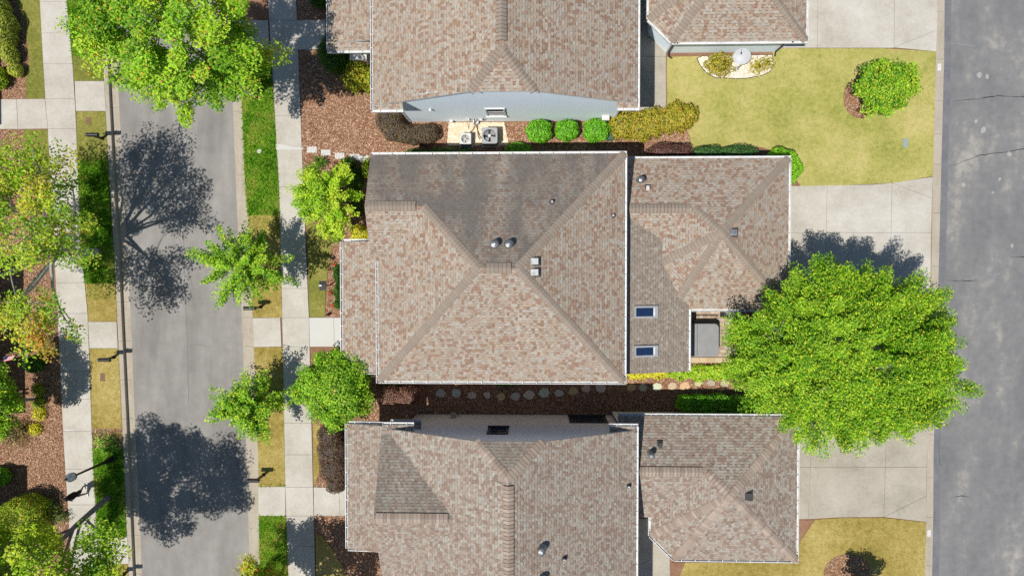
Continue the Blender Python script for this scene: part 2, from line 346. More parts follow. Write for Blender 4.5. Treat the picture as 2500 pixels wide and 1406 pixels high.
LAWNS = []
def lawn(P, mat, z=.03):
    W = [G(*p) for p in P]; mb = MB(); mb.prism(W, -.02, z); LAWNS.append(W)
    o = solo('lawn', mb, mat, (0,0,0), kind='structure'); return W
def tl(ya, yb): # tree lawn beside the near kerb
    ys = np.linspace(ya, yb, 6); return [(interp(CR_B,y)+1, y) for y in ys] + [(interp(RS_L,y)-.5, y) for y in ys[::-1]]
def tll(ya, yb):
    ys = np.linspace(ya, yb, 6); return [(interp(LS_R,y)+.5, y) for y in ys] + [(interp(CL_F,y)-11, y) for y in ys[::-1]]
W_tall = [lawn(tl(123,526), M['lawn_tall']), lawn(tl(1258,1500), M['lawn_tall']), lawn(tll(-110,138), M['lawn_tall']), lawn(tll(392,692), M['lawn_tall']), lawn(tll(1092,1309), M['lawn_tall'])]
W_dry = [lawn(tl(526,775), M['lawn_dry']), lawn(tl(847,1187), M['lawn_dry']), lawn(tll(692,784), M['lawn_dry']), lawn(tll(851,1045), M['lawn_dry'])]
W_grn = [lawn(tll(138,199), M['lawn_green']), lawn(tll(273,392), M['lawn_green']), lawn(tll(1376,1500), M['lawn_dry']), lawn([(750,547),(812,545),(809,620),(800,665),(794,720),(793,774),(756,774)], M['lawn_green']),
         lawn([(45,-110),(92,-110),(99,0),(110,241),(64,241),(64,200),(72,150),(62,60),(36,0)], M['lawn_green']), lawn([(61,318),(118,318),(124,420),(90,450),(62,400)], M['lawn_green'])]
W_dry.append(lawn([(765,1035),(782,1038),(778,1100),(780,1150),(766,1188)], M['lawn_dry'])); W_dry.append(lawn([(771,1300),(790,1312),(815,1345),(838,1385),(852,1420),(856,1500),(774,1500)], M['lawn_dry']))
W_big = [lawn([(1628,140),(1885,135),(1888,119),(2150,119),(2284,127),(2277,430),(2190,446),(2060,453),(1955,455),(1930,420),(1905,375),(1860,360),(1690,362),(1680,320),(1700,270),(1690,250),(1640,262),(1628,264)], M['lawn_big']),
         lawn([(1950,1325),(1990,1267),(2060,1263),(2160,1263),(2260,1274),(2256,1500),(1642,1500),(1640,1372),(1700,1372),(1950,1372)], M['lawn_dry']), lawn([(1890,760),(2271,716),(2266,1030),(1900,1030)], M['lawn_big'])]
def ring(cx, cy, rx, ry, n=26, rag=.05):
    return [(cx+rx*math.cos(t)*(1+random.uniform(-rag,rag)), cy+ry*math.sin(t)*(1+random.uniform(-rag,rag))) for t in [2*math.pi*k/n for k in range(n)]]
mulch_rings = [ring(2102,240,45,50), ring(2068,1398,60,46)]
for P in mulch_rings + [[(1640,1372),(1672,1372),(1655,1420),(1650,1500),(1640,1500)],[(1940,1268),(1985,1268),(1950,1325),(1930,1325)]]:
    mb = MB(); mb.prism([G(*p) for p in P], 0, .036); solo('mulch_bed', mb, M['mulch'], (0,0,0), kind='structure')

def inpoly(X, Y, W):
    r = np.zeros(len(X), bool); n = len(W)
    for i in range(n):
        a, b = W[i], W[(i+1)%n]
        c = ((a.y > Y) != (b.y > Y)) & (X < (b.x-a.x)*(Y-a.y)/((b.y-a.y) or 1e-9) + a.x); r ^= c
    return r
def scatter(W, dens):
    x0,x1 = min(p.x for p in W), max(p.x for p in W); y0,y1 = min(p.y for p in W), max(p.y for p in W)
    n = int((x1-x0)*(y1-y0)*dens); X = RNG.uniform(x0,x1,n); Y = RNG.uniform(y0,y1,n); k = inpoly(X,Y,W); return X[k], Y[k]
def pal(P, n, jit=.18):
    P = np.array(P, np.float32); c = P[RNG.integers(0,len(P),n)]; return np.clip(c*RNG.uniform(1-jit,1+jit,(n,1)), 0, 1)
def pal_xy(P, X, Y, jit=.16):      # palette runs from green to straw; patches a metre or so across
    P = np.array(P, np.float32); v = np.sin(X*1.9+1.3*np.sin(Y*1.1))*np.sin(Y*1.4+1.7*np.sin(X*.8+2))+.6*np.sin(X*4.7+Y*3.1)*np.sin(Y*5.3-X*2.2)+RNG.normal(size=len(X))*.55
    r = np.argsort(np.argsort(v))/len(v); return np.clip(P[(r*len(P)).astype(int)]*RNG.uniform(1-jit,1+jit,(len(X),1)), 0, 1)
def blades(Ws, dens, h, w, P, lean=.5, z=.03, label=None, edge=0.0):
    X = []; Y = []
    for W in Ws: x, y = scatter(W, dens); X.append(x); Y.append(y)
    X = np.concatenate(X); Y = np.concatenate(Y); n = len(X)
    a = RNG.uniform(0,2*np.pi,n); H = h*RNG.uniform(.5,1.15,n); L = lean*H*RNG.uniform(.3,1.3,n); b = a+RNG.uniform(-.9,.9,n)+np.pi/2
    dx, dy = np.cos(a)*w/2, np.sin(a)*w/2; ex, ey = np.cos(b)*L, np.sin(b)*L; zz = np.full(n, z)
    V = np.stack([np.stack([X-dx,Y-dy,zz],1), np.stack([X+dx,Y+dy,zz],1), np.stack([X+ex*.45+dx*.7,Y+ey*.45+dy*.7,zz+H*.7],1), np.stack([X+ex,Y+ey,zz+H],1)],1).reshape(-1,3)
    F = np.arange(4*n).reshape(-1,4); o = link('grass', np_mesh('grass', V, F, pal_xy(P,X,Y)), M['blade']); return tag(o, label, 'grass', kind='stuff')
pxp_ = lambda P: [G(*p) for p in P]
GT = [S(80,140,24,1.1),S(100,160,30,1.1),S(126,186,40,1.1),S(150,200,54,1.1),S(180,210,80,1.1),S(214,206,116,1.1)]
GD = [S(150,146,62,.85),S(174,160,80,.85),S(198,178,104,.85),S(220,200,132,.85)]
GB = [S(152,162,72,.85),S(172,176,86,.85),S(196,192,108,.85),S(222,208,136,.85)]
GG = [S(140,150,66,.85),S(116,136,54,.85),S(172,168,90,.85),S(200,186,112,.85)]
blades(W_tall, 620, .17, .022, GT, lean=.9, label='long bright green grass in the tree lawns by the kerbs')
W_mix = [pxp_(tl(520,575)), pxp_(tl(1180,1187)), pxp_(tll(380,392)), pxp_(tll(692,730)), pxp_(tll(138,160)), pxp_(tl(925,985)), pxp_(tll(1050,1092))]
blades(W_mix, 260, .13, .02, GT[1:], lean=.9, label='thin tufts of longer grass where green and dry turf meet')
blades(W_dry, 240, .05, .016, GD, lean=1.0, label='short straw coloured grass in the tree lawns')
blades(W_grn, 240, .05, .016, GG, lean=1.0, label='short dull green grass beside the front walks')
blades(W_big, 210, .05, .017, GB, lean=1.0, label='mown yellow green grass of the lawns by the alley')
def chips(Ws, dens, P, label):
    X = []; Y = []
    for W in Ws: x, y = scatter(W, dens); X.append(x); Y.append(y)
    X = np.concatenate(X); Y = np.concatenate(Y); n = len(X)
    a = RNG.uniform(0,2*np.pi,n); l = RNG.uniform(.016,.05,n); w = RNG.uniform(.007,.016,n); t = RNG.uniform(-.35,.35,n); z = RNG.uniform(.004,.028,n)
    d = np.stack([np.cos(a)*l, np.sin(a)*l, t*l],1); e = np.stack([-np.sin(a)*w, np.cos(a)*w, RNG.uniform(-.4,.4,n)*w],1); p = np.stack([X,Y,z],1)
    V = np.stack([p-d-e*.6,p+d-e,p+d*.9+e,p-d*.8+e],1).reshape(-1,3)
    o = link('mulch', np_mesh('mulch', V, np.arange(4*n).reshape(-1,4), pal(P,n,.15)), M['chips']); return tag(o, label, 'mulch', kind='stuff')
CH = [S(140,98,74,.9),S(170,126,98,.9),S(192,150,120,.9),S(216,180,150,.9),S(110,76,58,.9),S(158,108,78,.9),S(232,204,176,.9)]
pxp = lambda P: [G(*p) for p in P]
chips([pxp([(727,123),(925,123),(925,270),(1000,300),(1500,300),(1690,262),(1700,380),(1500,420),(900,420),(880,600),(835,600),(835,775),(795,775),(812,545),(745,545)]),
       pxp([(880,905),(1800,880),(1800,1015),(880,1040)]), pxp([(767,1030),(850,1030),(850,1190),(768,1190)]), pxp([(768,1258),(850,1258),(960,1350),(960,1480),(856,1480),(838,1385),(790,1312)]),
       pxp([(726,-60),(850,-60),(850,48),(728,48)]), pxp([(-60,318),(60,318),(140,860),(156,1098),(167,1252),(180,1400),(-60,1400)]), pxp([(-60,-60),(40,-60),(66,100),(64,241),(-60,241)]), pxp([(222,1046),(304,1046),(306,1095),(228,1095)])],
      560, CH, 'brown shredded bark mulch in the planting beds')
ch2 = chips([pxp(P) for P in mulch_rings], 330, CH, 'brown bark mulch in the round tree rings'); ch2.location.z = .036

# cracks and tar lines in the two roads
def crack(pts, w, z, road, c=(.03,.03,.033)):
    mb = MB(); W = [U(x,y,z) for x,y in pts]
    Q = []
    for a, b in zip(W, W[1:]):
        n = max(2, int((b-a).length/.22))
        Q += [a.lerp(b, k/n)+Vector((random.uniform(-.03,.03), random.uniform(-.03,.03),0)) for k in range(n)]
    Q.append(W[-1]); 
    for i in range(len(Q)-1):
        d = (Q[i+1]-Q[i]).normalized(); s = Vector((-d.y,d.x,0)); w0 = w*random.uniform(.4,1.2)*min(1,(i+1)/3,(len(Q)-i)/3)
        mb.face([Q[i]-s*w0, Q[i+1]-s*w0, Q[i+1]+s*w0, Q[i]+s*w0], c)
    part('crack', mb, M['chips'], road)
for p, w in (([(2330,247),(2375,243),(2400,240),(2440,234),(2520,237)],.035), ([(2320,406),(2360,392),(2395,379),(2440,374),(2520,360)],.03), ([(2310,685),(2350,686),(2382,684)],.03), ([(2328,1212),(2345,1210),(2365,1213)],.035), ([(2470,627),(2520,628)],.04), ([(2290,1080),(2296,1130),(2300,1137)],.02)):
    crack(p, w*.6, -.02, alley)
for p in ([(2306,106),(2340,108),(2380,113)], [(2340,1286),(2390,1298)], [(2360,680),(2450,668)]): crack(p, .012, -.019, alley, (.3,.3,.3))
for p in ([(447,520),(452,700),(458,850),(462,1010)], [(462,840),(520,846)], [(430,560),(470,700)]): crack(p, .009, Z_ST+.005, street, (.16,.155,.15))
M['alley_edge'] = noisemat('alley_edge', [(.36,S(118,120,126)),(.5,S(134,136,141)),(.64,S(150,150,152))], 1.2, 9, .4, rough=.95, bump=.3, bs=70, s3=40, w3=.2)
mb = MB(); strip(mb, line(RB_R, -1, -.021), line(RB_R, 17, -.021)); part('edge_strip', mb, M['alley_edge'], alley)
for x, y, r in ((2392,183,.16),(2410,187,.14),(2400,318,.2),(2383,297,.1),(2464,377,.14),(2440,437,.1),(2424,470,.08),(2352,451,.12),(2471,600,.1)):
    mb = MB(); p = U(x,y,-.0195); n = 8; mb.face([(p.x+r*random.uniform(.5,1.1)*math.cos(2*math.pi*k/n), p.y+r*1.15*random.uniform(.5,1.1)*math.sin(2*math.pi*k/n), -.0195) for k in range(n)], S(190,187,180)); part('paint_mark', mb, M['pebble'], alley)
# small set-in lids and painted kerb numbers
def lid(name, px, py, w, h, c, label, cat, z=.034, mat=None):
    p = G(px, py); r = empty(name, (p.x,p.y,z), label, cat)
    mb = MB(); mb.box((p.x-w/2,p.y-h/2,z-.03),(p.x+w/2,p.y+h/2,z+.01), c); part('cover', mb, mat or M['pebble'], r)
    for sg in (-1,1):
        mb = MB(); y_ = p.y+sg*(h/2+.015); mb.box((p.x-w/2-.03,y_-.015,z-.03),(p.x+w/2+.03,y_+.015,z+.006), c); part('rim', mb, M['pebble'], r)
lid('meter_box', 2210, 350, .24, .38, S(168,186,192), 'pale blue grey meter box lid set in the big lawn', 'meter box')
lid('valve_cover', 251, 920, .24, .36, S(150,118,100), 'brown valve cover in dry grass beside the far kerb', 'cover')
lid('valve_cover', 217, 296, .26, .34, S(150,122,92), 'brown valve cover below the upper crossing walk', 'cover')
for px, py, lb in ((2293,164.5,'upper'), (2268,1301,'lower')):
    p = G(px,py); r = empty('kerb_number', (p.x,p.y,.009), 'white painted house number panel on the ribbon kerb, %s of the two' % lb, 'number panel')
    mb = MB(); mb.box((p.x-.085,p.y-.17,.0085),(p.x+.085,p.y+.17,.0115)); part('panel', mb, M['white'], r)
    for k in range(3):
        mb = MB(); y = p.y+.09-.09*k; mb.box((p.x-.045,y-.028,.0118),(p.x+.045,y+.028,.0128), (.5,.5,.5)); part('worn_digit', mb, M['pebble'], r)
mb = MB(); c = G(635,370); mb.ball((c.x,c.y,.06),(.16,.13,.09), 7, 5, (.72,.70,.66)); solo('white_rock', mb, M['pebble'], (c.x,c.y,0), 'white rock lying in the long grass of the tree lawn', 'rock')

# ------------------------------------------------------------------ houses
def clip2(poly, W):
    """clip 2D polygon by a convex counter-clockwise one"""
    out = poly; n = len(W)
    for i in range(n):
        ax, ay = W[i]; bx, by = W[(i+1)%n]; ex, ey = bx-ax, by-ay; inp = out; out = []
        if not inp: return []
        d = [ex*(y-ay)-ey*(x-ax) for x, y in inp]
        for k in range(len(inp)):
            p, q = inp[k-1], inp[k]; dp, dq = d[k-1], d[k]
            if (dp >= 0) != (dq >= 0):
                t = dp/(dp-dq); out.append((p[0]+t*(q[0]-p[0]), p[1]+t*(q[1]-p[1])))
            if dq >= 0: out.append(q)
    return out
def area2(P): return .5*sum(P[k-1][0]*P[k][1]-P[k][0]*P[k-1][1] for k in range(len(P)))
WARM = ([S(203,185,167),S(184,150,130),S(207,200,190),S(172,144,126),S(194,176,159)], [.42,.18,.28,.05,.07])
GREYED = ([S(178,166,152),S(165,152,139),S(192,184,172),S(170,154,138)], [.46,.26,.14,.14])
COOL = ([S(196,179,164),S(176,150,134),S(204,199,187),S(164,143,130),S(188,174,160)], [.36,.22,.26,.08,.08])
CAPC = {'main': [S(178,163,148),S(172,157,142)], 'low': [S(190,172,157),S(204,186,170),S(176,156,141),S(188,170,154)]}
EXPO = .138
def soften(P, f=.9, t=.30):
    m = tuple(sum(c[i]*w for c, w in zip(*P))/sum(P[1]) for i in range(3)); return ([tuple((c[i]+(m[i]-c[i])*t)*f for i in range(3)) for c in P[0]], P[1])
tint = lambda P: ([(c[0]*1.01,c[1]*.99,c[2]*.955) for c in P[0]], P[1])
WARM = tint(soften(WARM, .93, .02)); COOL = soften(COOL, .91, .12); GREYED = soften(GREYED, .95, .1)
class Roof:
    """one roof of a house: deck, shingles in courses, caps; parts hang below the deck mesh"""
    def __init__(s, root, ctx, pal, caps): s.root = root; s.ctx = ctx; s.pal = pal; s.caps = caps; s.deck = MB(); s.tabs = []; s.pieces = []; s.o = None
    def face(s, pts, pieces=None, pal=None, mat='shingle', deck=True):
        P = [Vector(p) for p in pts]; n = Vector()
        for i in range(len(P)):
            a, b = P[i-1], P[i]; n += Vector(((a.y-b.y)*(a.z+b.z), (a.z-b.z)*(a.x+b.x), (a.x-b.x)*(a.y+b.y)))
        n.normalize(); n = n if n.z > 0 else -n
        o = P[0]; u = (P[1]-P[0]).normalized(); v = n.cross(u)
        if v.z < 0: u, v = -u, -v
        conv = []
        for Q in (pieces or [P]):
            q = [((Vector(p)-o).dot(u), (Vector(p)-o).dot(v)) for p in Q]
            if area2(q) < 0: q = q[::-1]
            conv.append(q)
        allq = [c for q in conv for c in q]; x0 = min(c[0] for c in allq)-.3; x1 = max(c[0] for c in allq); y1 = max(c[1] for c in allq)
        rnd = random.Random(hash((round(o.x,2), round(o.y,2), len(P))) & 0xffff); cols, wts = pal or s.pal
        w3 = lambda x, y, h: o + u*x + v*y + n*h
        j = 0; vv = -.004
        while vv < y1:
            x = x0 - rnd.uniform(0,.3); tooth = rnd.random() < .5
            while x < x1:
                w = rnd.uniform(.09,.2) if tooth else rnd.uniform(.07,.19)
                h = rnd.uniform(.017,.021) if tooth else rnd.uniform(.009,.012)
                c = rnd.choices(cols, wts)[0]; br = rnd.uniform(.9,1.1); c = tuple(a*br for a in c)
                R = [(x,vv),(x+w-.003,vv),(x+w-.003,vv+EXPO*1.04),(x,vv+EXPO*1.04)]
                zf = lambda y: h + (y-vv)/EXPO*(.005-h)
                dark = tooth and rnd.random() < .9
                for W in conv:
                    q = clip2(R, W)
                    if len(q) < 3: continue
                    a = abs(area2(q))
                    if a < 2e-4: continue
                    T = [[w3(px, py, zf(py)) for px, py in q]]
                    for k in range(len(q)):
                        p0, p1 = q[k-1], q[k]
                        if abs(p0[1]-vv) < 1e-5 and abs(p1[1]-vv) < 1e-5: T.append([w3(*p0,0), w3(*p1,0), w3(*p1,h), w3(*p0,h)])
                    s.tabs.append((a, T, c, mat))
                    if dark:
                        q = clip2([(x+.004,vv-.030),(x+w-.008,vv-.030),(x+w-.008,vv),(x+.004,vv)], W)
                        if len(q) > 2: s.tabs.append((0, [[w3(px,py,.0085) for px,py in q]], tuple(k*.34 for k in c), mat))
                x += w; tooth = not tooth
            vv += EXPO; j += 1
        if deck:
            for Q in (pieces or [P]):
                Q = [Vector(p) for p in Q]
                top = [p-n*.004 for p in Q]; bot = [p-Vector((0,0,.16)) for p in Q]
                if area2([((p-o).dot(u),(p-o).dot(v)) for p in Q]) < 0: top, bot = top[::-1], bot[::-1]
                s.deck.face(top, (.12,.10,.09), 0); s.deck.face(bot[::-1], (.6,.6,.58), 1)
                for k in range(len(top)): s.deck.face([bot[k-1],bot[k],top[k],top[k-1]], (.75,.75,.74), 1)
        s.ctx['normals'].append(n); return n
    def finish(s):
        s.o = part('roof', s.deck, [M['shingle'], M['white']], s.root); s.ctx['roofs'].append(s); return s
    def cap(s, lo, hi, n1, n2, w=.19, lift=0.012, name='hip_cap'):
        """cap shingles from lo to hi, each its own object, mesh shared along the hip"""
        lo, hi = Vector(lo), Vector(hi); d = (hi-lo).normalized(); L = (hi-lo).length
        s1 = n1.cross(d); s2 = n2.cross(d)
        up = (n1+n2).normalized()
        s1 = s1 if s1.dot(n2) < 0 else -s1; s2 = s2 if s2.dot(n1) < 0 else -s2
        if s1.dot(s2) > .99: s2 = -s1
        step = .165; var = []
        for c in s.caps:
            mb = MB(); rows = []
            for t, r in ((0, lift+.024), (step*1.12, lift+.006)):
                rows.append([d*t+s1*w+n1*r, d*t+s1*w*.45+(n1*.85+up*.15)*(r+.006), d*t+up*(r+.008), d*t+s2*w*.45+(n2*.85+up*.15)*(r+.006), d*t+s2*w+n2*r])
            for k in range(4):
                q = [rows[0][k], rows[0][k+1], rows[1][k+1], rows[1][k]]; nn = (q[1]-q[0]).cross(q[3]-q[0]); mb.face(q if nn.z > 0 else q[::-1], c)
                a, b = rows[0][k], rows[0][k+1]; mb.face([a, b, b-up*.028, a-up*.028], tuple(x*.2 for x in c))
            lowr = [rows[0][k]-d*.02-up*.0155 for k in range(5)]
            for k in range(4):
                q = [lowr[k], lowr[k+1], rows[0][k+1]-up*.014, rows[0][k]-up*.014]; nn = (q[1]-q[0]).cross(q[3]-q[0]); mb.face(q if nn.z > 0 else q[::-1], tuple(x*.28 for x in c))
            for e in (0, 4):
                a, b = rows[0][e], rows[1][e]; mb.face([a, b, b-up*.02, a-up*.03], tuple(x*.25 for x in c))
            me = mb.mesh(name); me.materials.append(M['shingle']); var.append(me)
        n = max(1, int(L/step))
        for k in range(n):
            o = bpy.data.objects.new(name, random.choice(var)); col.objects.link(o); o.parent = s.o; o.location = lo + d*(L*k/n) - ORI[s.root]
    def vent(s, a, b, n1, n2, w=.24):
        """ridge vent: a raised plastic spine with dark sides, capped"""
        a, b = Vector(a), Vector(b); d = (b-a).normalized(); s1 = n1.cross(d); s1 = s1 if s1.dot(n2) < 0 else -s1; s2 = n2.cross(d); s2 = s2 if s2.dot(n1) < 0 else -s2
        up = Vector((0,0,1)); mb = MB()
        A = [p+s1*w+n1*.0 for p in (a,b)]; B = [p+s2*w for p in (a,b)]; h = up*.055
        for X in (A, B): mb.face([X[0],X[1],X[1]+h,X[0]+h], (.03,.03,.03))
        mb.face([A[0]+h,A[1]+h,b+h,a+h],(.05,.05,.05)); mb.face([a+h,b+h,B[1]+h,B[0]+h],(.05,.05,.05))
        for e, p in ((0,a),(1,b)): mb.face([A[e],p,B[e],B[e]+h,p+h,A[e]+h],(.03,.03,.03))
        part('ridge_vent', mb, M['shingle'], s.o); s.cap(a, b, n1, n2, w=w-.025, lift=.055, name='ridge_cap')
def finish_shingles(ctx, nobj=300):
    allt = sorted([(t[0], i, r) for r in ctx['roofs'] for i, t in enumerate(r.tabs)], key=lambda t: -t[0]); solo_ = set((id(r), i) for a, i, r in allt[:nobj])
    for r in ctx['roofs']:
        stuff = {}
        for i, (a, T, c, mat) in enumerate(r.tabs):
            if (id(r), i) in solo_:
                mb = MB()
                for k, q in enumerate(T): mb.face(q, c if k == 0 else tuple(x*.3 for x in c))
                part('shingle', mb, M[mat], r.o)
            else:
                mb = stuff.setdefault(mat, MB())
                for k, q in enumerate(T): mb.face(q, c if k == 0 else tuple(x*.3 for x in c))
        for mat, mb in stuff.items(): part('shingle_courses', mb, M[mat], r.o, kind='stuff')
def gutter(root, p, q, out, hang=True, label=None):
    """open half-trough with a lip, a fascia board and hangers"""
    p, q, out = Vector(p), Vector(q), Vector(out).normalized(); d = (q-p); z = Vector((0,0,1)); mb = MB()
    p = p - z*.03
    mb.obox(p+out*.004-z*.12, d, out*.118, z*.012)                  # bottom
    mb.obox(p+out*.110-z*.12, d, out*.012, z*.112)                  # front
    mb.obox(p+out*.098-z*.008, d, out*.026, z*.014)                 # rolled lip
    mb.obox(p-out*.012-z*.15, d, out*.016, z*.15)                   # fascia
    if hang:
        n = max(2, int(d.length/.62)); e = d.normalized()
        for k in range(n): mb.obox(p+d*((k+.5)/n)-z*.004, e*.03, out*.118, z*.012)
    for X in (p, q-z*.03-d.normalized()*.01): mb.obox(X-z*.12, d.normalized()*.01, out*.12, z*.12)
    return part('gutter', mb, M['white'], root)
def siding(root, p, q, z0, tops, mat, name='wall'):
    """lapped boards on the wall p -> q (outside on the right of p->q); tops = outline [(s, z)] from q end back to p end"""
    p, q = Vector((p[0],p[1],0)), Vector((q[0],q[1],0)); d = (q-p); L = d.length; d.normalize(); n = Vector((d.y,-d.x,0)); mb = MB()
    W = [(0,z0),(L,z0)] + tops
    zt = max(t[1] for t in tops); z = z0; e = .18
    while z < zt:
        c = clip2([(0,z),(L,z),(L,z+e),(0,z+e)], W)
        if len(c) > 2:
            off = lambda y: .022-(y-z)/e*.016
            mb.face([p+d*s_+n*off(y)+Vector((0,0,y)) for s_, y in c])
            lo = [k for k in c if abs(k[1]-z) < 1e-5]
            if len(lo) == 2:
                a, b = lo; mb.face([p+d*a[0]+Vector((0,0,z)), p+d*b[0]+Vector((0,0,z)), p+d*b[0]+n*.022+Vector((0,0,z)), p+d*a[0]+n*.022+Vector((0,0,z))])
        z += e
    mb.face([p+d*s_+Vector((0,0,y)) for s_, y in W])
    return part(name, mb, mat, root)
def boxwalls(root, P, z0, z1, mat, skip=()):
    n = len(P)
    for k in range(n):
        if k in skip: continue
        a, b = P[k], P[(k+1)%n]; L = math.hypot(b[0]-a[0], b[1]-a[1]); siding(root, a, b, z0, [(L,z1),(0,z1)], mat)
def pipe_vent(root, p, h, r, label=None, kind='pipe'):
    """roof pipe with a lead collar / metal flue with a rain cap"""
    p = Vector(p); 
    if kind == 'pipe':
        mb = MB(); mb.lathe(p, [(r*2.3,-.1),(r*2.2,.02),(r*1.3,.07),(r*1.2,h*.5)], 14); part('vent_collar', mb, M['darkgrey'], root)
        mb = MB(); mb.lathe(p, [(r,-.05),(r,h),(r*.78,h),(r*.78,h-.08)], 14); part('vent_pipe', mb, M['ac_white'], root)
    else:
        mb = MB(); mb.lathe(p, [(r*1.9,-.12),(r*1.8,.03),(r*1.05,.14),(r,.2)], 18); part('flue_collar', mb, M['galv'], root)
        mb = MB(); mb.lathe(p, [(r*.9,0),(r*.9,h*.7)], 14); part('flue_pipe', mb, M['galv'], root, smooth=False)
        mb = MB(); mb.lathe(p, [(r*.95,h*.55),(r*1.35,h*.58),(r*1.35,h*.86),(r*1.1,h*.93),(r*.35,h)], 18); part('flue_cap', mb, M['galv'], root)
def boxvent(root, p, sx, sy, h, mat, n=None):
    p = Vector(p); mb = MB(); mb.box((p.x-sx/2-.05,p.y-sy/2-.05,p.z-.1),(p.x+sx/2+.05,p.y+sy/2+.05,p.z+.03)); part('vent_flashing', mb, M['darkgrey'], root)
    mb = MB(); P = [(p.x-sx/2,p.y-sy/2,p.z),(p.x+sx/2,p.y-sy/2,p.z),(p.x+sx/2,p.y+sy/2,p.z),(p.x-sx/2,p.y+sy/2,p.z)]
    mb.hexa(P+[(a+(p.x-a)*.1, b+(p.y-b)*.1, p.z+h) for a,b,c in P]); part('vent_hood', mb, mat, root)
def ctx(): return {'normals': [], 'roofs': []}
def window(root, cen, d, n, w, h, frame, glass, lites=1):
    """window on a wall: cen = lower centre, d along the wall, n outward"""
    cen, d, n = Vector(cen), Vector(d), Vector(n); z = Vector((0,0,1)); t = .09
    mb = MB(); o = cen - d*(w/2) + n*.02
    mb.obox(o-d*t, d*t, z*h, n*.05); mb.obox(o+d*w, d*t, z*h, n*.05); mb.obox(o-d*t+z*h, d*(w+2*t), z*t, n*.055)
    wnd = part('window', mb, frame, root)
    mb = MB(); mb.obox(o-d*(t+.03)-z*.05, d*(w+2*t+.06), z*.05, n*.12); part('sill', mb, frame, wnd)
    for k in range(lites):
        a = o + d*(w*k/lites+.02); ww = w/lites-.04
        mb = MB(); mb.obox(a+n*.005, d*ww, z*h, n*.01); part('pane', mb, glass, wnd)
    mb = MB(); mb.obox(o+z*h*.5, d*w, z*.05, n*.035)
    for k in range(1, lites): mb.obox(o+d*(w*k/lites-.03), d*.06, z*h, n*.035)
    part('sash', mb, frame, wnd)
def downspout(root, pts, mat=None):
    mb = MB(); mb.tube(pts, .045, 6); part('downspout', mb, mat or M['white'], root)

def wing_garage(R, ze, X0, XE, YN, YS, XW, apex, a, b, yr, xr0, mat='shingle'):
    """back wing with its hipped garage: N eave YN, E eave XE, S eave YS, W eave XW, clipped corner a-b, wing ridge at yr"""
    NE = Vector((XE,YN,ze)); SE = Vector((XE,YS,ze)); A_ = Vector((a[0],a[1],ze)); B_ = Vector((b[0],b[1],ze)); ap = Vector(apex)
    pN = (ap.z-ze)/(YN-ap.y); zr = ze+pN*(YN-yr); pW = (ap.z-ze)/(ap.x-XW); xw = XW+(zr-ze)/pW
    Rg = Vector((xw,yr,zr)); R0 = Vector((X0,yr,zr)); N0 = Vector((X0,YN,ze))
    nN = R.face([NE, N0, R0, Rg, ap], pieces=[[(X0,YN,ze),R0,Rg,(xw,YN,ze)],[(xw,YN,ze),Rg,ap,NE]], mat=mat)
    nE = R.face([SE, NE, ap]); nS = R.face([B_, SE, ap]); nC = R.face([A_, B_, ap])
    sy = yr-(zr-ze)/.5; V_ = Vector((XW,sy,ze))
    nW = R.face([V_, A_, ap, Rg]) if V_.y > A_.y else R.face([Vector((XW,A_.y+.01,ze)), A_, ap, Rg])
    nSw = R.face([(X0,sy,ze),(XW,sy,ze),Rg,R0])
    R.finish()
    R.cap(NE, ap, nN, nE); R.cap(SE, ap, nE, nS); R.cap(B_, ap, nS, nC); R.cap(A_, ap, nC, nW); R.cap(Rg, ap, nN, nW)
    R.vent(Vector((xr0,yr,zr)), Rg-Vector((.25,0,0)), nN, nSw)
    return dict(NE=NE, SE=SE, A=A_, B=B_, Rg=Rg, zr=zr, N0=N0, sy=sy)

# ---- the house in the middle
H1 = empty('house', (0,0,0), 'house in the middle, with a tan hipped shingle roof and two skylights', 'house', 'neighbouring tan roofed houses')
c1 = ctx(); ze = 4.7; xL, xR, yB, yT, xG = -7.2, 4.23, -5.07, 5.45, -7.52
P1 = Vector((-2.32,.19,7.33)); P2 = Vector((-.62,.19,7.33)); yg = 2.96; zg = ze+.5*(yT-yg); pw = (7.33-ze)/(P1.x-xL); G1 = Vector((xL+(zg-ze)/pw, yg, zg)); G0 = Vector((xG,yg,zg)); yv = yg-(zg-ze)/.5
Am, Bm, Cm, Dm, Vm = [Vector(p) for p in ((xL,yB,ze),(xR,yB,ze),(xR,yT,ze),(xG,yT,ze),(xL,yv,ze))]
R = Roof(H1, c1, WARM, CAPC['main'])
nN = R.face([Cm, Dm, G0, G1, P1, P2], pieces=[[Dm,G0,G1,(G1.x,yT,ze)],[(G1.x,yT,ze),G1,P1,P2,Cm]], mat='shingle_stained')
nGs = R.face([(xG,yv,ze),Vm,G1,G0]); nW = R.face([Vm,Am,P1,G1]); nS = R.face([Am,Bm,P2,P1]); nE = R.face([Bm,Cm,P2]); R.finish()
R.cap(Am,P1,nW,nS); R.cap(Bm,P2,nS,nE); R.cap(Cm,P2,nE,nN); R.cap(G1,P1,nN,nW)
R.vent(P1+Vector((.35,0,0)), P2+Vector((-.3,0,0)), nN, nS); R.vent(G0+Vector((.12,0,0)), G1+Vector((-.35,0,0)), nN, nGs)
R1m = R
# porch roof, shallow, falling to the street
R = Roof(H1, c1, WARM, CAPC['main']); pe = 3.2; px0 = -9.29; pr = lambda x: pe+.26*(x-px0)
R.face([(px0,1.5,pe),(px0,-4.85,pe),(-6.8,-4.85,pr(-6.8)),(-6.8,1.5,pr(-6.8))]); R.finish()
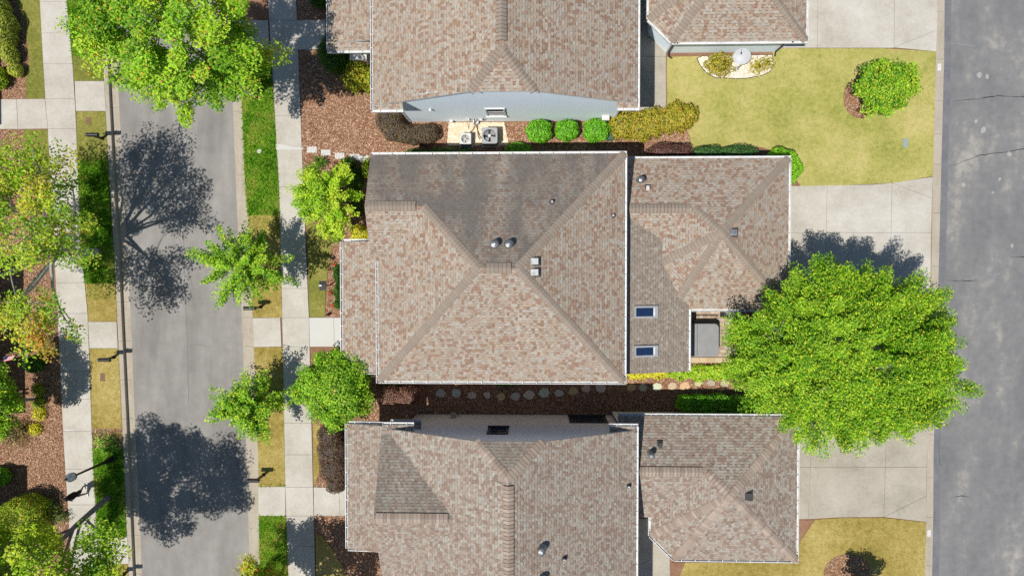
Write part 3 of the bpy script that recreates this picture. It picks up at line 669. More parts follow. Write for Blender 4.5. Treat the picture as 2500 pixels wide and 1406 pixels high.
# back wing and garage
R = Roof(H1, c1, WARM, CAPC['main'])
g = wing_garage(R, 2.75, 3.9, 12.42, 5.52, -1.79, 5.17, (8.72,1.86,4.58), (5.17,-.1), (6.86,-1.79), 3.0, 4.35)
R1g = R
R = Roof(H1, c1, GREYED, CAPC['main'])      # low re-roofed slope with the skylights
lowz = lambda x: 2.87+.31*(7.6-x)
R.face([(7.6,-4.83,lowz(7.6)),(7.6,2.6,lowz(7.6)),(3.9,2.6,lowz(3.9)),(3.9,-4.83,lowz(3.9))]); R.finish()
finish_shingles(c1)
for a, b, o in (((xR,yB,ze),(xR,yT,ze),(1,0,0)),((xG,yT,ze),(xR+.11,yT,ze),(0,1,0)),((xL,yB,ze),(xR+.11,yB,ze),(0,-1,0)),((xL,yB-.11,ze),(xL,yv,ze),(-1,0,0)),
    ((px0,-4.85,pe),(px0,1.5,pe),(-1,0,0)),((px0,1.5,pe),(-7.75,1.5,pe+.1),(0,1,0)),((px0,-4.85,pe),(-7.2,-4.85,pe+.1),(0,-1,0)),
    ((4.3,5.52,2.75),(12.53,5.52,2.75),(0,1,0)),((12.42,-1.79,2.75),(12.42,5.52,2.75),(1,0,0)),((7.5,-1.79,2.75),(12.53,-1.79,2.75),(0,-1,0)),((7.6,-4.83,2.87),(7.6,-1.79,2.87),(1,0,0))):
    gutter(H1, a, b, o)
boxwalls(H1, [(-6.8,-4.65),(3.85,-4.65),(3.85,5.05),(-7.05,5.05),(-7.05,1.0),(-6.8,1.0)], -.05, 4.6, M['tan_siding'])
siding(H1, (-7.3,5.1), (-7.3,.9), 4.2, [(4.2,4.8),(2.1,5.75),(0,4.8)], M['tan_siding'])
boxwalls(H1, [(3.9,2.3),(5.6,-4.3),(7.2,-4.3),(7.2,-1.4),(12.0,-1.4),(12.0,5.1),(3.9,5.1)], -.05, 2.7, M['tan_siding'], skip=(0,6))
siding(H1, (3.87,-4.4), (5.6,-4.4), -.05, [(1.73,2.7),(0,2.7)], M['tan_siding'])
for y in (-4.5, -1.7, 1.2):
    mb = MB(); mb.box((-9.05,y-.13,0),(-8.79,y+.13,3.15)); mb.box((-9.12,y-.2,0),(-8.72,y+.2,.95)); part('porch_post', mb, M['white'], H1)
mb = MB(); mb.box((-9.15,-4.75,0),(-6.82,1.4,.12)); part('porch_floor', mb, M['concrete'], H1)
downspout(H1, [(-7.3,yv-.05,4.6),(-7.3,yv+.12,4.5),(-7.42,yv+.22,4.2),(-7.42,yv+.22,3.75)])
on1 = lambda px, py, f: f
def on_plane(px, py, p, n):
    d = CAM_R @ Vector(((px-1250)/FPX, (703-py)/FPX, -1.0)); o = Vector((0,0,CAM_H)); t = (Vector(p)-o).dot(n)/d.dot(n); return o+d*t
for px, py in ((1208,597),(1243,597)): pipe_vent(H1, on_plane(px,py,Cm,nN), .5, .125, kind='flue')
pipe_vent(H1, on_plane(1347,494,Cm,nN), .3, .055); pipe_vent(H1, on_plane(1496,527,Cm,nE), .22, .055)
for px, py in ((1305,638),(1305,665)): boxvent(H1, on_plane(px,py,Cm,nE), .36, .30, .2, M['galv'])
gN = Vector((0,.5,1)).normalized(); gE = Vector((.5,0,1)).normalized()
pipe_vent(H1, on_plane(1563,441,(4,5.52,2.75),gN), .5, .12, kind='flue'); boxvent(H1, on_plane(1581,460,(4,5.52,2.75),gN), .16, .24, .12, M['ac_white'])
boxvent(H1, on_plane(1789,568,(12.42,0,2.75),gE), .36, .32, .14, M['galv'])
for y0, y1 in ((746,777),(842,872)):         # skylights on the low slope
    nl = Vector((.31,0,1)).normalized(); e1 = Vector((1,0,-.31)).normalized(); e2 = Vector((0,1,0))
    a = on_plane(1546,y1,(7.6,0,2.87),nl); b = on_plane(1604,y0,(7.6,0,2.87),nl); w = (b-a).dot(e1); h = b.y-a.y
    mb = MB(); t = .09; H_ = nl*.13
    mb.obox(a-nl*.05, e1*w, e2*t, H_+nl*.05); mb.obox(a+e2*(h-t)-nl*.05, e1*w, e2*t, H_+nl*.05); mb.obox(a+e2*t-nl*.05, e1*t, e2*(h-2*t), H_+nl*.05); mb.obox(a+e1*(w-.16)+e2*t-nl*.05, e1*.16, e2*(h-2*t), H_+nl*.05)
    sk = part('skylight', mb, M['ac_grey'], H1); mb = MB(); mb.obox(a+e1*t+e2*t+nl*.08, e1*(w-.25), e2*(h-2*t), nl*.012); part('pane', mb, M['sky_glass'], sk)
    mb = MB(); mb.obox(a+e1*(w-.24)+e2*t+nl*.095, e1*.08, e2*(h-2*t), nl*.012); part('blind', mb, M['white'], sk)

def gable_house(H, c, sgn, yE, yfar, xl, xr, ridge_x, zr, ze, hipx, hip_in, zh, mat='shingle'):
    """main block with a half-hipped gable towards yE; sgn = +1 when the block lies on +y of yE"""
    R = Roof(H, c, WARM if sgn > 0 else COOL, CAPC['main'] if sgn > 0 else CAPC['low'])
    zl = lambda x: ze+(zr-ze)*(x-xl)/(ridge_x-xl); zr_ = lambda x: ze+(zr-ze)*(xr-x)/(xr-ridge_x)
    h1x = xl+(zh-ze)*(ridge_x-xl)/(zr-ze); h2x = xr-(zh-ze)*(xr-ridge_x)/(zr-ze)
    ap = Vector((ridge_x, yE+sgn*hip_in, zr)); h1 = Vector((h1x,yE,zh)); h2 = Vector((h2x,yE,zh)); far = Vector((ridge_x,yfar,zr))
    L0, L1 = Vector((xl,yE,ze)), Vector((xl,yfar,ze)); Q0, Q1 = Vector((xr,yE,ze)), Vector((xr,yfar,ze))
    nL = R.face([L0,L1,far,ap,h1], pieces=[[L0,L1,far,ap,h1]]); nR = R.face([Q1,Q0,h2,ap,far], pieces=[[Q1,Q0,h2,ap,far]]); nH = R.face([h1,h2,ap], mat='shingle' if sgn > 0 else 'shingle_mild')
    return R, nL, nR, nH, ap, h1, h2, far

# ---- the upper neighbour: blue-grey siding, half-hipped gable facing us
H2 = empty('house', (0,10,0), 'pale blue grey sided house at the top, its gable wall with one small window', 'house', 'neighbouring tan roofed houses')
c2 = ctx()
R, nL, nR, nH, ap, h1, h2, far = gable_house(H2, c2, 1, 7.8, 19.0, -7.46, 4.84, -1.31, 7.53, 4.45, None, 1.65, 6.83); R.finish()
R.cap(h1,ap,nL,nH); R.cap(h2,ap,nR,nH); R.vent(ap+Vector((0,.3,0)), far, nL, nR)
R = Roof(H2, c2, WARM, CAPC['main']); R.face([(-9.89,19,3.2),(-9.89,11.1,3.2),(-6.6,11.1,4.05),(-6.6,19,4.05)])
for x0, x1 in ((-7.46,-6.05),(3.9,4.84)): R.face([(x0,7.62,4.42),(x1,7.62,4.42),(x1,8.0,4.56),(x0,8.0,4.56)])
R.face([(-9.89,10.78,3.2),(-7.3,10.78,3.2),(-7.3,11.12,3.33),(-9.89,11.12,3.33)]); R.finish(); finish_shingles(c2)
for a, b, o in (((-7.46,7.62,4.45),(-7.46,19,4.45),(-1,0,0)),((4.84,7.62,4.45),(4.84,19,4.45),(1,0,0)),((-7.57,7.62,4.42),(-6.05,7.62,4.42),(0,-1,0)),((3.9,7.62,4.42),(4.95,7.62,4.42),(0,-1,0)),((-9.89,10.8,3.2),(-9.89,19,3.2),(-1,0,0)),((-9.99,10.78,3.2),(-7.3,10.78,3.2),(0,-1,0))): gutter(H2,a,b,o)
siding(H2, (-6.45,8.0), (4.2,8.0), -.05, [(10.65,4.7),(8.25,5.85),(6.35,6.78),(3.9,6.78),(1.7,5.9),(0,4.9)], M['blue_siding'])
boxwalls(H2, [(4.2,8.0),(4.2,19),(-6.45,19),(-6.45,8.0)], -.05, 4.4, M['blue_siding'], skip=(1,3))
window(H2, (-1.84,7.99,1.5), (1,0,0), (0,-1,0), .8, 1.45, M['white'], M['glass'])
for x in (-6.52, 4.2):
    mb = MB(); mb.box((x,7.955,-.05),(x+.09,8.06,4.5)); part('corner_board', mb, M['white'], H2)
def wallbox(px, py, w, h, dep, mat=None):   # service box on the gable wall
    d = CAM_R @ Vector(((px-1250)/FPX, (703-py)/FPX, -1.0)); t = 7.98/d.y; p = Vector((d.x*t, 7.98, CAM_H+d.z*t))
    mb = MB(); mb.box((p.x-w/2,p.y-dep,p.z-h/2),(p.x+w/2,p.y,p.z+h/2)); mb.box((p.x-w/2-.01,p.y-dep-.012,p.z+h/2-.02),(p.x+w/2+.01,p.y,p.z+h/2+.01)); part('service_box', mb, mat or M['ac_white'], H2); return p
for a in ((1102,294,.14,.2,.12),(1142,290,.15,.22,.12),(1162,296,.27,.4,.17),(1175,290,.16,.22,.12),(1050,266,.09,.09,.12),(1478,283,.36,.26,.24)): wallbox(*a)
mb = MB(); p = G(1162,301)
mb.tube([(-3.0,7.9,.9),(-3.0,7.86,.3),(-2.9,7.5,.05),(-2.85,7.15,.25),(-2.75,6.98,.3)], .025, 6); mb.tube([(-3.02,7.9,.6),(-3.1,7.6,.06),(-3.3,7.35,.2),(-3.35,7.15,.25)], .02, 6); mb.tube([(-3.4,7.9,1.0),(-3.4,7.9,.3),(-3.38,7.6,.03)], .014, 5); mb.tube([(-2.65,7.9,1.0),(-2.55,7.88,.8),(-2.5,7.9,1.1)], .012, 5)
part('conduit', mb, M['darkgrey'], H2)
# stone pier, white column and stone porch under the front corner
mb = MB(); mb.box((-9.5,10.4,0),(-6.4,19,.3)); part('porch_floor', mb, M['concrete'], H2)
pier = MB(); pier.box((-9.12,10.97,.25),(-8.62,11.47,.3)); po = part('stone_pier', pier, M['concrete'], H2)
for r_ in range(7):
    for k in range(4):
        a = k*math.pi/2; cx, cy = -8.87+.24*math.cos(a+.78), 11.22+.24*math.sin(a+.78); z0 = .3+.17*r_
        mb = MB(); j = RNG.uniform(-.02,.02,3); mb.box((cx-.2+j[0],cy-.2+j[1],z0),(cx+.2+j[0],cy+.2+j[1],z0+.155), pal([S(214,205,190),S(196,178,156),S(178,168,156)],1)[0]); part('stone', mb, M['stone'], po)
mb = MB(); mb.box((-9.3,10.8,1.49),(-8.44,11.65,1.58)); mb.box((-9.08,11.0,1.58),(-8.66,11.42,3.1)); part('porch_column', mb, M['white'], H2)
# ---- upper garage
H3 = empty('garage', (9,14,0), 'hip roofed garage at the top with a pale blue wall behind the satellite dish', 'garage')
c3 = ctx(); R = Roof(H3, c3, WARM, CAPC['main']); z2 = 2.75; ap = Vector((9.4,14.8,4.6)); NEp, SEp, Ap, Bp, NWp = [Vector(p) for p in ((13.19,18.4,z2),(13.19,11.17,z2),(5.64,12.28,z2),(6.75,11.17,z2),(5.64,18.4,z2))]
nE = R.face([SEp,NEp,ap]); nS = R.face([Bp,SEp,ap]); nC = R.face([Ap,Bp,ap]); nW = R.face([NWp,Ap,ap]); nN = R.face([NEp,NWp,ap]); R.finish()
R.cap(SEp,ap,nE,nS); R.cap(Bp,ap,nS,nC); R.cap(Ap,ap,nC,nW); R.cap(NEp,ap,nE,nN); R.cap(NWp,ap,nN,nW); finish_shingles(c3)
for a, b, o in ((SEp,NEp,(1,0,0)),(Bp,SEp+Vector((.11,0,0)),(0,-1,0)),(Ap,Bp,(-1,-1,0)),(Ap,NWp,(-1,0,0))): gutter(H3,a,b,o)
boxwalls(H3, [(6.05,12.5),(7.0,11.5),(12.72,11.5),(12.72,18.2),(6.05,18.2)], -.05, 2.65, M['blue_siding'])
for x, y in ((6.97,11.47),(12.66,11.47)):
    mb = MB(); mb.box((x,y,0),(x+.1,y+.08,2.6)); part('corner_board', mb, M['white'], H3)
downspout(H3, [(7.05,11.1,2.65),(7.05,11.38,2.4),(7.05,11.4,.3),(7.15,11.25,.1),(7.3,11.2,.06)], M['darkgrey']); downspout(H3, [(12.6,11.1,2.65),(12.6,11.4,2.4),(12.6,11.42,.25),(12.62,11.25,.08)], M['darkgrey'])

# ---- the lower neighbour: cream siding in shade
H4 = empty('house', (0,-12,0), 'cream sided house at the bottom with a shaded gable wall and two dark windows', 'house', 'neighbouring tan roofed houses')
c4 = ctx()
R, nL, nR, nH, ap, h1, h2, far = gable_house(H4, c4, -1, -7.38, -21.0, -6.85, 4.84, -1.02, 7.53, 4.45, None, 1.42, 6.75)
yq = -11.0; zq = 4.45+.5*3.55; xq = -7.12; xin = -6.85+(zq-4.45)/((7.53-4.45)/5.83)
Q0 = Vector((xq,-7.45,4.45)); Qr = Vector((xq,yq,zq)); Qi = Vector((xin,yq,zq)); Qs = Vector((xq,-14.55,4.45))
nQ = R.face([(-6.85,-7.45,4.45),Q0,Qr,Qi], mat='shingle_mild'); nQs = R.face([Qs,(-6.85,-14.55,4.45),Qi,Qr]); R.finish()
R.cap(h1,ap,nL,nH); R.cap(h2,ap,nR,nH); R.vent(ap+Vector((0,-.3,0)), far, nL, nR); R.vent(Qr+Vector((.1,0,0)), Qi-Vector((.3,0,0)), nQ, nQs)
nR4 = nR; p4 = Vector((4.84,-10,4.45))
R = Roof(H4, c4, COOL, CAPC['low']); R.face([(-9.1,-7.42,3.2),(-9.1,-13.6,3.2),(-6.9,-13.6,3.79),(-6.9,-7.42,3.79)])
R.face([(-6.9,-7.28,3.45),(-5.4,-7.28,3.45),(-5.4,-7.62,3.62),(-6.9,-7.62,3.62)]); R.face([(-7.1,-7.2,4.42),(-5.6,-7.2,4.42),(-5.6,-7.58,4.56),(-7.1,-7.58,4.56)]); R.face([(3.6,-7.2,4.42),(4.84,-7.2,4.42),(4.84,-7.58,4.56),(3.6,-7.58,4.56)]); R.finish()
R = Roof(H4, c4, COOL, CAPC['low'])
g = wing_garage(R, 2.75, 4.2, 12.94, -7.05, -14.13, 5.84, (9.24,-10.38,4.58), (5.84,-12.98), (7.0,-14.13), -9.43, 5.0); finish_shingles(c4)
for a, b, o in (((4.84,-21,4.45),(4.84,-7.2,4.45),(1,0,0)),((-9.1,-13.6,3.2),(-9.1,-7.42,3.2),(-1,0,0)),((-9.1,-7.42,3.2),(-6.9,-7.42,3.4),(0,1,0)),((-6.9,-7.28,3.45),(-5.4,-7.28,3.45),(0,1,0)),((-9.1,-13.6,3.2),(-6.9,-13.6,3.35),(0,-1,0)),
    ((-7.1,-7.2,4.42),(-5.6,-7.2,4.42),(0,1,0)),((3.6,-7.2,4.42),(4.95,-7.2,4.42),(0,1,0)),((4.25,-7.05,2.75),(13.05,-7.05,2.75),(0,1,0)),((12.94,-14.13,2.75),(12.94,-7.05,2.75),(1,0,0)),((7.0,-14.13,2.75),(13.05,-14.13,2.75),(0,-1,0)),((5.84,-12.98,2.75),(7.0,-14.13,2.75),(-1,-1,0)),((5.84,-12.98,2.75),(5.84,g['sy'],2.75),(-1,0,0))): gutter(H4,a,b,o)
siding(H4, (4.25,-7.6), (-6.2,-7.6), -.05, [(10.45,4.7),(9.2,5.4),(6.9,6.7),(3.7,6.7),(1.4,5.4),(0,4.7)], M['cream_siding'])
boxwalls(H4, [(4.25,-7.6),(-6.2,-7.6),(-6.2,-21),(4.25,-21)], -.05, 4.4, M['cream_siding'], skip=(0,2))
siding(H4, (-6.6,-7.9), (-6.6,-14.2), 3.6, [(6.3,4.5),(3.1,6.0),(0,4.5)], M['cream_siding'])
boxwalls(H4, [(4.2,-11.6),(6.1,-11.6),(6.1,-12.8),(7.2,-13.8),(12.5,-13.8),(12.5,-7.4),(4.2,-7.4)], -.05, 2.68, M['cream_siding'], skip=(6,))
window(H4, (-1.65,-7.61,3.2), (-1,0,0), (0,1,0), .82, 1.3, M['darkgrey'], M['glass']); window(H4, (2.85,-7.61,.5), (-1,0,0), (0,1,0), 1.75, 1.4, M['darkgrey'], M['glass'], 2)
mb = MB(); mb.box((-4.25,-7.6,.6),(-4.0,-7.35,1.05)); mb.tube([(-4.2,-7.45,.05),(-4.2,-7.45,.7)],.03); mb.tube([(-3.9,-7.5,.05),(-3.9,-7.5,.5),(-4.05,-7.48,.6)],.025); part('gas_meter', mb, M['ac_grey'], H4)
downspout(H4, [(-6.6,-7.3,4.4),(-6.6,-7.45,4.2),(-6.75,-7.5,3.9)], M['white']); downspout(H4, [(4.4,-7.2,4.35),(4.35,-7.4,4.1),(4.35,-7.5,3.2)], M['darkgrey'])
pipe_vent(H4, on_plane(1322,1338,p4,nR4), .5, .13, kind='flue'); pipe_vent(H4, on_plane(1534,1186,p4,nR4), .26, .06); pipe_vent(H4, on_plane(1377,1362,p4,nR4), .3, .06); pipe_vent(H4, on_plane(1322,1412,p4,nR4), .5, .13, kind='flue')
gN4 = Vector((0,(4.58-2.75)/3.33,1)).normalized()
pipe_vent(H4, on_plane(1588,1107,(6,-7.05,2.75),gN4), .55, .1, kind='flue'); boxvent(H4, on_plane(1611,1086,(6,-7.05,2.75),gN4), .16, .3, .14, M['darkgrey'])
boxvent(H4, on_plane(1826,1210,(12.94,-10,2.75),Vector(((4.58-2.75)/3.7,0,1)).normalized()), .36, .36, .14, M['darkgrey'])

# ---- the houses across the street: mostly outside the frame, their shade and one porch reach in
def side_house(x1, y0, y1, lb, zz=4.4):
    H = empty('house', (x1-4,(y0+y1)/2,0), lb, 'house'); c = ctx(); R = Roof(H, c, COOL, CAPC['low'])
    e = .4; ym = (y0+y1)/2; xr = x1-6; zt = zz+.5*6
    n1 = R.face([(x1+e,y0-e,zz),(x1+e,y1+e,zz),(xr,min(y1+e,ym+2),zt),(xr,max(y0-e,ym-2),zt)]); n2 = R.face([(x1+e,y1+e,zz),(x1-9,y1+e,zz),(x1-9,min(y1+e,ym+2),zt),(xr,min(y1+e,ym+2),zt)]); R.face([(x1-9,y0-e,zz),(x1+e,y0-e,zz),(xr,max(y0-e,ym-2),zt),(x1-9,max(y0-e,ym-2),zt)]); R.finish(); finish_shingles(c, 0)
    gutter(H, (x1+e,y0-e,zz), (x1+e,y1+e,zz), (1,0,0)); boxwalls(H, [(x1-9,y0),(x1,y0),(x1,y1),(x1-9,y1)], -.05, zz, M['tan_siding'], skip=(3,)); return H
p = G(-80,358-18); q = G(-80,-110); side_house(p.x, p.y, q.y, 'house beyond the upper left edge whose corner shade crosses the walk')
p = G(-22,1040); q = G(-22,700); H6 = side_house(p.x, p.y, q.y, 'house at the left edge with a brown plank porch in deep shade')
x = p.x
for k in range(11):                              # porch planks, beam and step boards, in shade
    mb = MB(); y = G(0,712).y - k*.15; mb.box((x,y-.068,.36),(x+1.55,y+.068,.4)); part('porch_plank', mb, M['wood'], H6)
mb = MB(); a = U(-20,882,.9); b = U(58,869,.9); mb.obox(a, b-a, Vector((.05,.28,0)), Vector((0,0,.08))); part('porch_beam', mb, M['wood'], H6)
for yy in (957,967):
    mb = MB(); a = U(8,yy+8,.3); b = U(56,yy,.3); mb.obox(a, b-a, Vector((.02,.11,0)), Vector((0,0,.05))); part('step_board', mb, M['wood'], H6)
p = G(-18,1205); q = G(-18,1500); side_house(p.x, q.y, p.y, 'house beyond the lower left corner behind the clipped hedge')
a = U(3,884,1.0); F = empty('flag', a, 'small striped red, white and blue flag hanging over the porch beam', 'flag')
d1 = (U(31,878,1.02)-a); d2 = (U(12,872,1.04)-a)
for k in range(7):
    mb = MB(); mb.obox(a+d2*(k/7)+Vector((0,0,.05)), d1, d2/7, Vector((0,0,.006)), (.5,.04,.05) if k%2 == 0 else (.7,.7,.7)); part('stripe', mb, M['stone'], F)
mb = MB(); mb.obox(a+d2*.43+Vector((0,0,.057)), d1*.4, d2*.57, Vector((0,0,.005)), (.02,.03,.12)); part('canton', mb, M['stone'], F)
mb = MB(); mb.tube([a-d2*.1+Vector((0,0,.05)), a+d2*1.15+Vector((0,0,.05))], .012, 6, (.4,.4,.4)); part('pole', mb, M['stone'], F)

# ------------------------------------------------------------------ trees and shrubs
def leaf_mesh(name, P, N, size, C, origin, aspect=.62, fold=.12):
    """rhombic leaves at P facing N"""
    n = len(P); N = N/np.linalg.norm(N,axis=1,keepdims=True)
    r = RNG.normal(size=(n,3)); t = np.cross(N,r); t /= np.linalg.norm(t,axis=1,keepdims=True)+1e-9; b = np.cross(N,t)
    C = np.clip(np.asarray(C)*LEAF_GAIN, 0, .92)
    s = size*RNG.uniform(.65,1.3,(n,1)); a = t*s*.5; w = b*s*.5*aspect
    V = np.stack([P-a, P+w*.95+a*.05+N*s*fold, P+a, P-w*.95+a*.05+N*s*fold],1).reshape(-1,3)
    return np_mesh(name, V, np.arange(4*n).reshape(-1,4), C, origin)
YG = [S(176,196,40),S(150,184,34),S(196,206,60),S(120,164,28),S(100,146,26)]       # sunlit yellow green
BG = [S(132,182,36),S(110,164,28),S(158,196,56),S(88,140,24),S(76,122,22)]         # bright green
MX = [S(150,186,40),S(122,164,34),S(178,194,54),S(190,178,56),S(100,144,30)]
OR = [S(208,160,58),S(214,140,64),S(190,170,60),S(150,150,50)]
FG = [S(158,192,40),S(136,182,36),S(182,204,58),S(108,160,28),S(90,140,26)]
def tree(name, base, cen, rad, lb, ncl=60, rc=.75, nl=140, ls=.15, pal_=YG, pal2=None, f2=0.0, trunk=.14, limbs=7, seed=1, group=None, flat=.6, shell=.45, up=.9, gap=0.0, cat='tree', low2=None, spike=0.0, bark='bark', aspect=.62, cut=None, nrm=.48, lob=.13, extra=None):
    """trunk, limbs and a crown of leaf clumps scattered through an ellipsoid"""
    g = np.random.default_rng(seed); base = Vector(base); cen = Vector(cen); rad = np.array(rad)
    T = empty(name, base, lb, cat, group)
    D = g.normal(size=(ncl*6,3)); D /= np.linalg.norm(D,axis=1,keepdims=True); D[:,2] = np.where(D[:,2] < -.45, -D[:,2], D[:,2])
    rr = (shell + (1-shell)*g.random(len(D)))**.7; Cl = D*rr[:,None]*(1+.07*g.normal(size=(len(D),1)))
    th = np.arctan2(Cl[:,1],Cl[:,0]); ph = g.uniform(0,6.28,3); Cl[:,:2] *= (1+lob*np.sin(3*th+ph[0])+lob*.7*np.sin(5*th+ph[1])+lob*.4*np.sin(9*th+ph[2]))[:,None]
    keep = []; md = (4.2/ncl)**(1/3)*.62
    for i in range(len(Cl)):
        if len(keep) >= ncl: break
        if all(np.linalg.norm(Cl[i]-Cl[j]) > md for j in keep): keep.append(i)
    Cl = Cl[keep]; ncl = len(Cl)
    Pw = np.array(cen) + Cl*rad
    if cut is not None:
        k = np.array([not cut(p) for p in Pw]); Cl, Pw = Cl[k], Pw[k]; ncl = len(Cl)
    if extra is not None:
        X_ = np.array([tuple(e) for e in extra]); Pw = np.vstack([Pw, X_]); Cl = np.vstack([Cl, (X_-np.array(cen))/rad]); ncl = len(Pw)
    # limbs towards spread clumps
    idx = [int(np.argmax(Pw[:,2]))]
    while len(idx) < min(limbs, ncl):
        d = np.min([np.linalg.norm(Cl-Cl[j],axis=1) for j in idx],axis=0); idx.append(int(np.argmax(d)))
    tt = base.lerp(cen, .8); mb = MB(); mid = base.lerp(cen,.4)+Vector((g.normal()*.1,g.normal()*.1,0))
    mb.tube([base-Vector((0,0,.05)), base+Vector((0,0,.25)), mid, tt], [trunk*1.35,trunk,trunk*.78,trunk*.45], 8); tr = part('trunk', mb, M[bark], T, smooth=True)
    nodes = []
    for j in idx:
        e = Vector(Pw[j]); f = g.uniform(.35,.85); a = (base.lerp(mid,f/.5) if f < .5 else mid.lerp(tt,(f-.5)/.5)); m_ = a.lerp(e,.5)+Vector((g.normal()*.15,g.normal()*.15,.25*rad[2]*.4))
        mb = MB(); mb.tube([a, a.lerp(m_,.5)+Vector((0,0,.05)), m_, m_.lerp(e,.5)+Vector((g.normal()*.08,g.normal()*.08,0)), e], [trunk*.5,trunk*.42,trunk*.32,trunk*.2,trunk*.07], 6); part('branch', mb, M[bark], tr, smooth=True)
        nodes += [a.lerp(m_,.6), m_, m_.lerp(e,.5)]
    mb = MB()
    for i in range(ncl):
        e = Vector(Pw[i]); a = min(nodes, key=lambda q: (q-e).length); m_ = a.lerp(e,.5)+Vector((g.normal()*.1,g.normal()*.1,.08)); mb.tube([a,m_,e],[trunk*.16,trunk*.11,trunk*.04],4,cap=False)
    part('twigs', mb, M[bark], tr, kind='stuff')
    P = []; N = []; C = []
    for i in range(ncl):
        if g.random() < gap: continue
        n = int(nl*g.uniform(.6,1.4)); out = Cl[i]/(np.linalg.norm(Cl[i])+1e-6); r = rc*g.uniform(.7,1.25)
        q = g.normal(size=(n,3)); q /= np.linalg.norm(q,axis=1,keepdims=True); q *= (g.random((n,1))**.45); q *= np.array([r,r,r*flat])
        if spike:                       # clump drawn out along its branch
            al = (q@out)[:,None]*out; q = al*(1+spike)+(q-al)*(1-.25*spike)
        p = Pw[i]+q; P.append(p)
        N.append(np.array([0,0,up])+out*.4+g.normal(size=(n,3))*nrm)
        pal3 = pal_
        if pal2 is not None and low2 is not None and low2(Pw[i]) and g.random() < .75: pal3 = pal2
        base_c = np.array(pal3)[g.integers(0,len(pal3))]; cc = np.array(pal3)[g.integers(0,len(pal3),n)]*.42+base_c*.58*g.uniform(.85,1.1); 
        if pal2 is not None:
            tip = g.random(n) < f2*(.3+1.4*(q[:,2] > 0)); cc[tip] = np.array(pal2)[g.integers(0,len(pal2),int(tip.sum()))]
        C.append(cc*g.uniform(.7,1.22,(n,1)))
    P = np.concatenate(P); N = np.concatenate(N); C = np.concatenate(C)
    k = P[:,2] > .12; P, N, C = P[k], N[k], C[k]
    link('crown', leaf_mesh('crown', P, N, ls, np.clip(C,0,1), base, aspect), M['leaf'], T); return T

def shrub(name, ells, lb, dens=520, ls=.075, pal_=BG, group=None, box=1.0, rough=.075, cat='shrub', core=.9, up=.35, spiky=0.0, corec=.55, z0=0.0):
    """clipped or loose shrub: list of (centre, radii); leaves over the skin of the union, dark twiggy inside"""
    cens = [Vector(e[0]) for e in ells]; b = sum(cens, Vector())/len(cens); b.z = z0
    T = empty(name, b, lb, cat, group); mb = MB(); P = []; N = []; g = RNG
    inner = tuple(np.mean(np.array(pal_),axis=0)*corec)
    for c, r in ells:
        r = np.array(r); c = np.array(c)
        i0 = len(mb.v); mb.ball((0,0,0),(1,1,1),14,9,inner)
        for i in range(i0,len(mb.v)):
            v = np.array(mb.v[i]); v = np.sign(v)*np.abs(v)**box; v = v/max(1e-6,(np.abs(v)**(2/box)).sum()**(box/2)) if box < 1 else v
            w = c+v*r*core; w[2] = max(w[2], z0-.02); mb.v[i] = tuple(w)
        area = 4*np.pi*(((r[0]*r[1])**1.6+(r[0]*r[2])**1.6+(r[1]*r[2])**1.6)/3)**(1/1.6); n = int(area*dens)
        d = g.normal(size=(n,3)); d /= np.linalg.norm(d,axis=1,keepdims=True); nd = d.copy()
        if box < 1: d = np.sign(d)*np.abs(d)**box; d /= (np.abs(d)**(2/box)).sum(1,keepdims=True)**(box/2)
        bump = 1+rough*np.sin(d[:,0:1]*5+c[0])*np.sin(d[:,1:2]*6+c[1])*1.2+g.normal(size=(n,1))*rough*.55
        p = c+d*r*bump; k = p[:,2] > z0+.02; p = p[k]; nd = nd[k]/r; nd /= np.linalg.norm(nd,axis=1,keepdims=True)
        P.append(p); N.append(nd*1.0+np.array([0,0,up])+g.normal(size=p.shape)*.45)
    P = np.concatenate(P); N = np.concatenate(N); n = len(P)
    cl = np.array(pal_)[g.integers(0,len(pal_),n)]*.6; v = np.sin(P[:,0]*7.3)*np.sin(P[:,1]*6.1+P[:,2]*5)
    C = cl+np.array(pal_)[((v+1)*.499*len(pal_)).astype(int)]*.4; C *= g.uniform(.72,1.2,(n,1))
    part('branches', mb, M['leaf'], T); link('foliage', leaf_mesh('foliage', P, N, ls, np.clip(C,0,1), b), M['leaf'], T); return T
def E(px, py, z, rx, ry, rz): return (U(px,py,z), (rx,ry,rz))
def tuft(name, px, py, lb, n=60, h=.45, P_=None, group=None, r=.08, w=.03):
    """arching strap leaves from one crown"""
    p = G(px,py); T = empty(name, (p.x,p.y,0), lb, 'plant', group); P_ = P_ or BG
    V = []; F = []; C = []
    for k in range(n):
        a = RNG.uniform(0,2*np.pi); L = h*RNG.uniform(.6,1.2); o = np.array([p.x+RNG.normal()*r, p.y+RNG.normal()*r, 0.0]); d = np.array([np.cos(a),np.sin(a),0]); s = np.array([-d[1],d[0],0])*w/2; i = len(V)
        pts = [(0,0,1),(.3,.62,1),(.75,.85,.8),(1.15,.62,.1)]
        for q, z, t in pts: V += [o+d*q*L*.8+np.array([0,0,z*L])-s*t, o+d*q*L*.8+np.array([0,0,z*L])+s*t]
        c = pal(P_,1)[0]
        for j in range(3): F.append([i+2*j,i+2*j+1,i+2*j+3,i+2*j+2]); C.append(c)
    link('leaves', np_mesh('leaves', V, F, C, (p.x,p.y,0)), M['leaf'], T)
    mb = MB(); mb.lathe((p.x,p.y,-.02), [(r*1.1,0),(r*.7,.1)], 8, (.1,.12,.03)); part('crown_base', mb, M['leaf'], T)

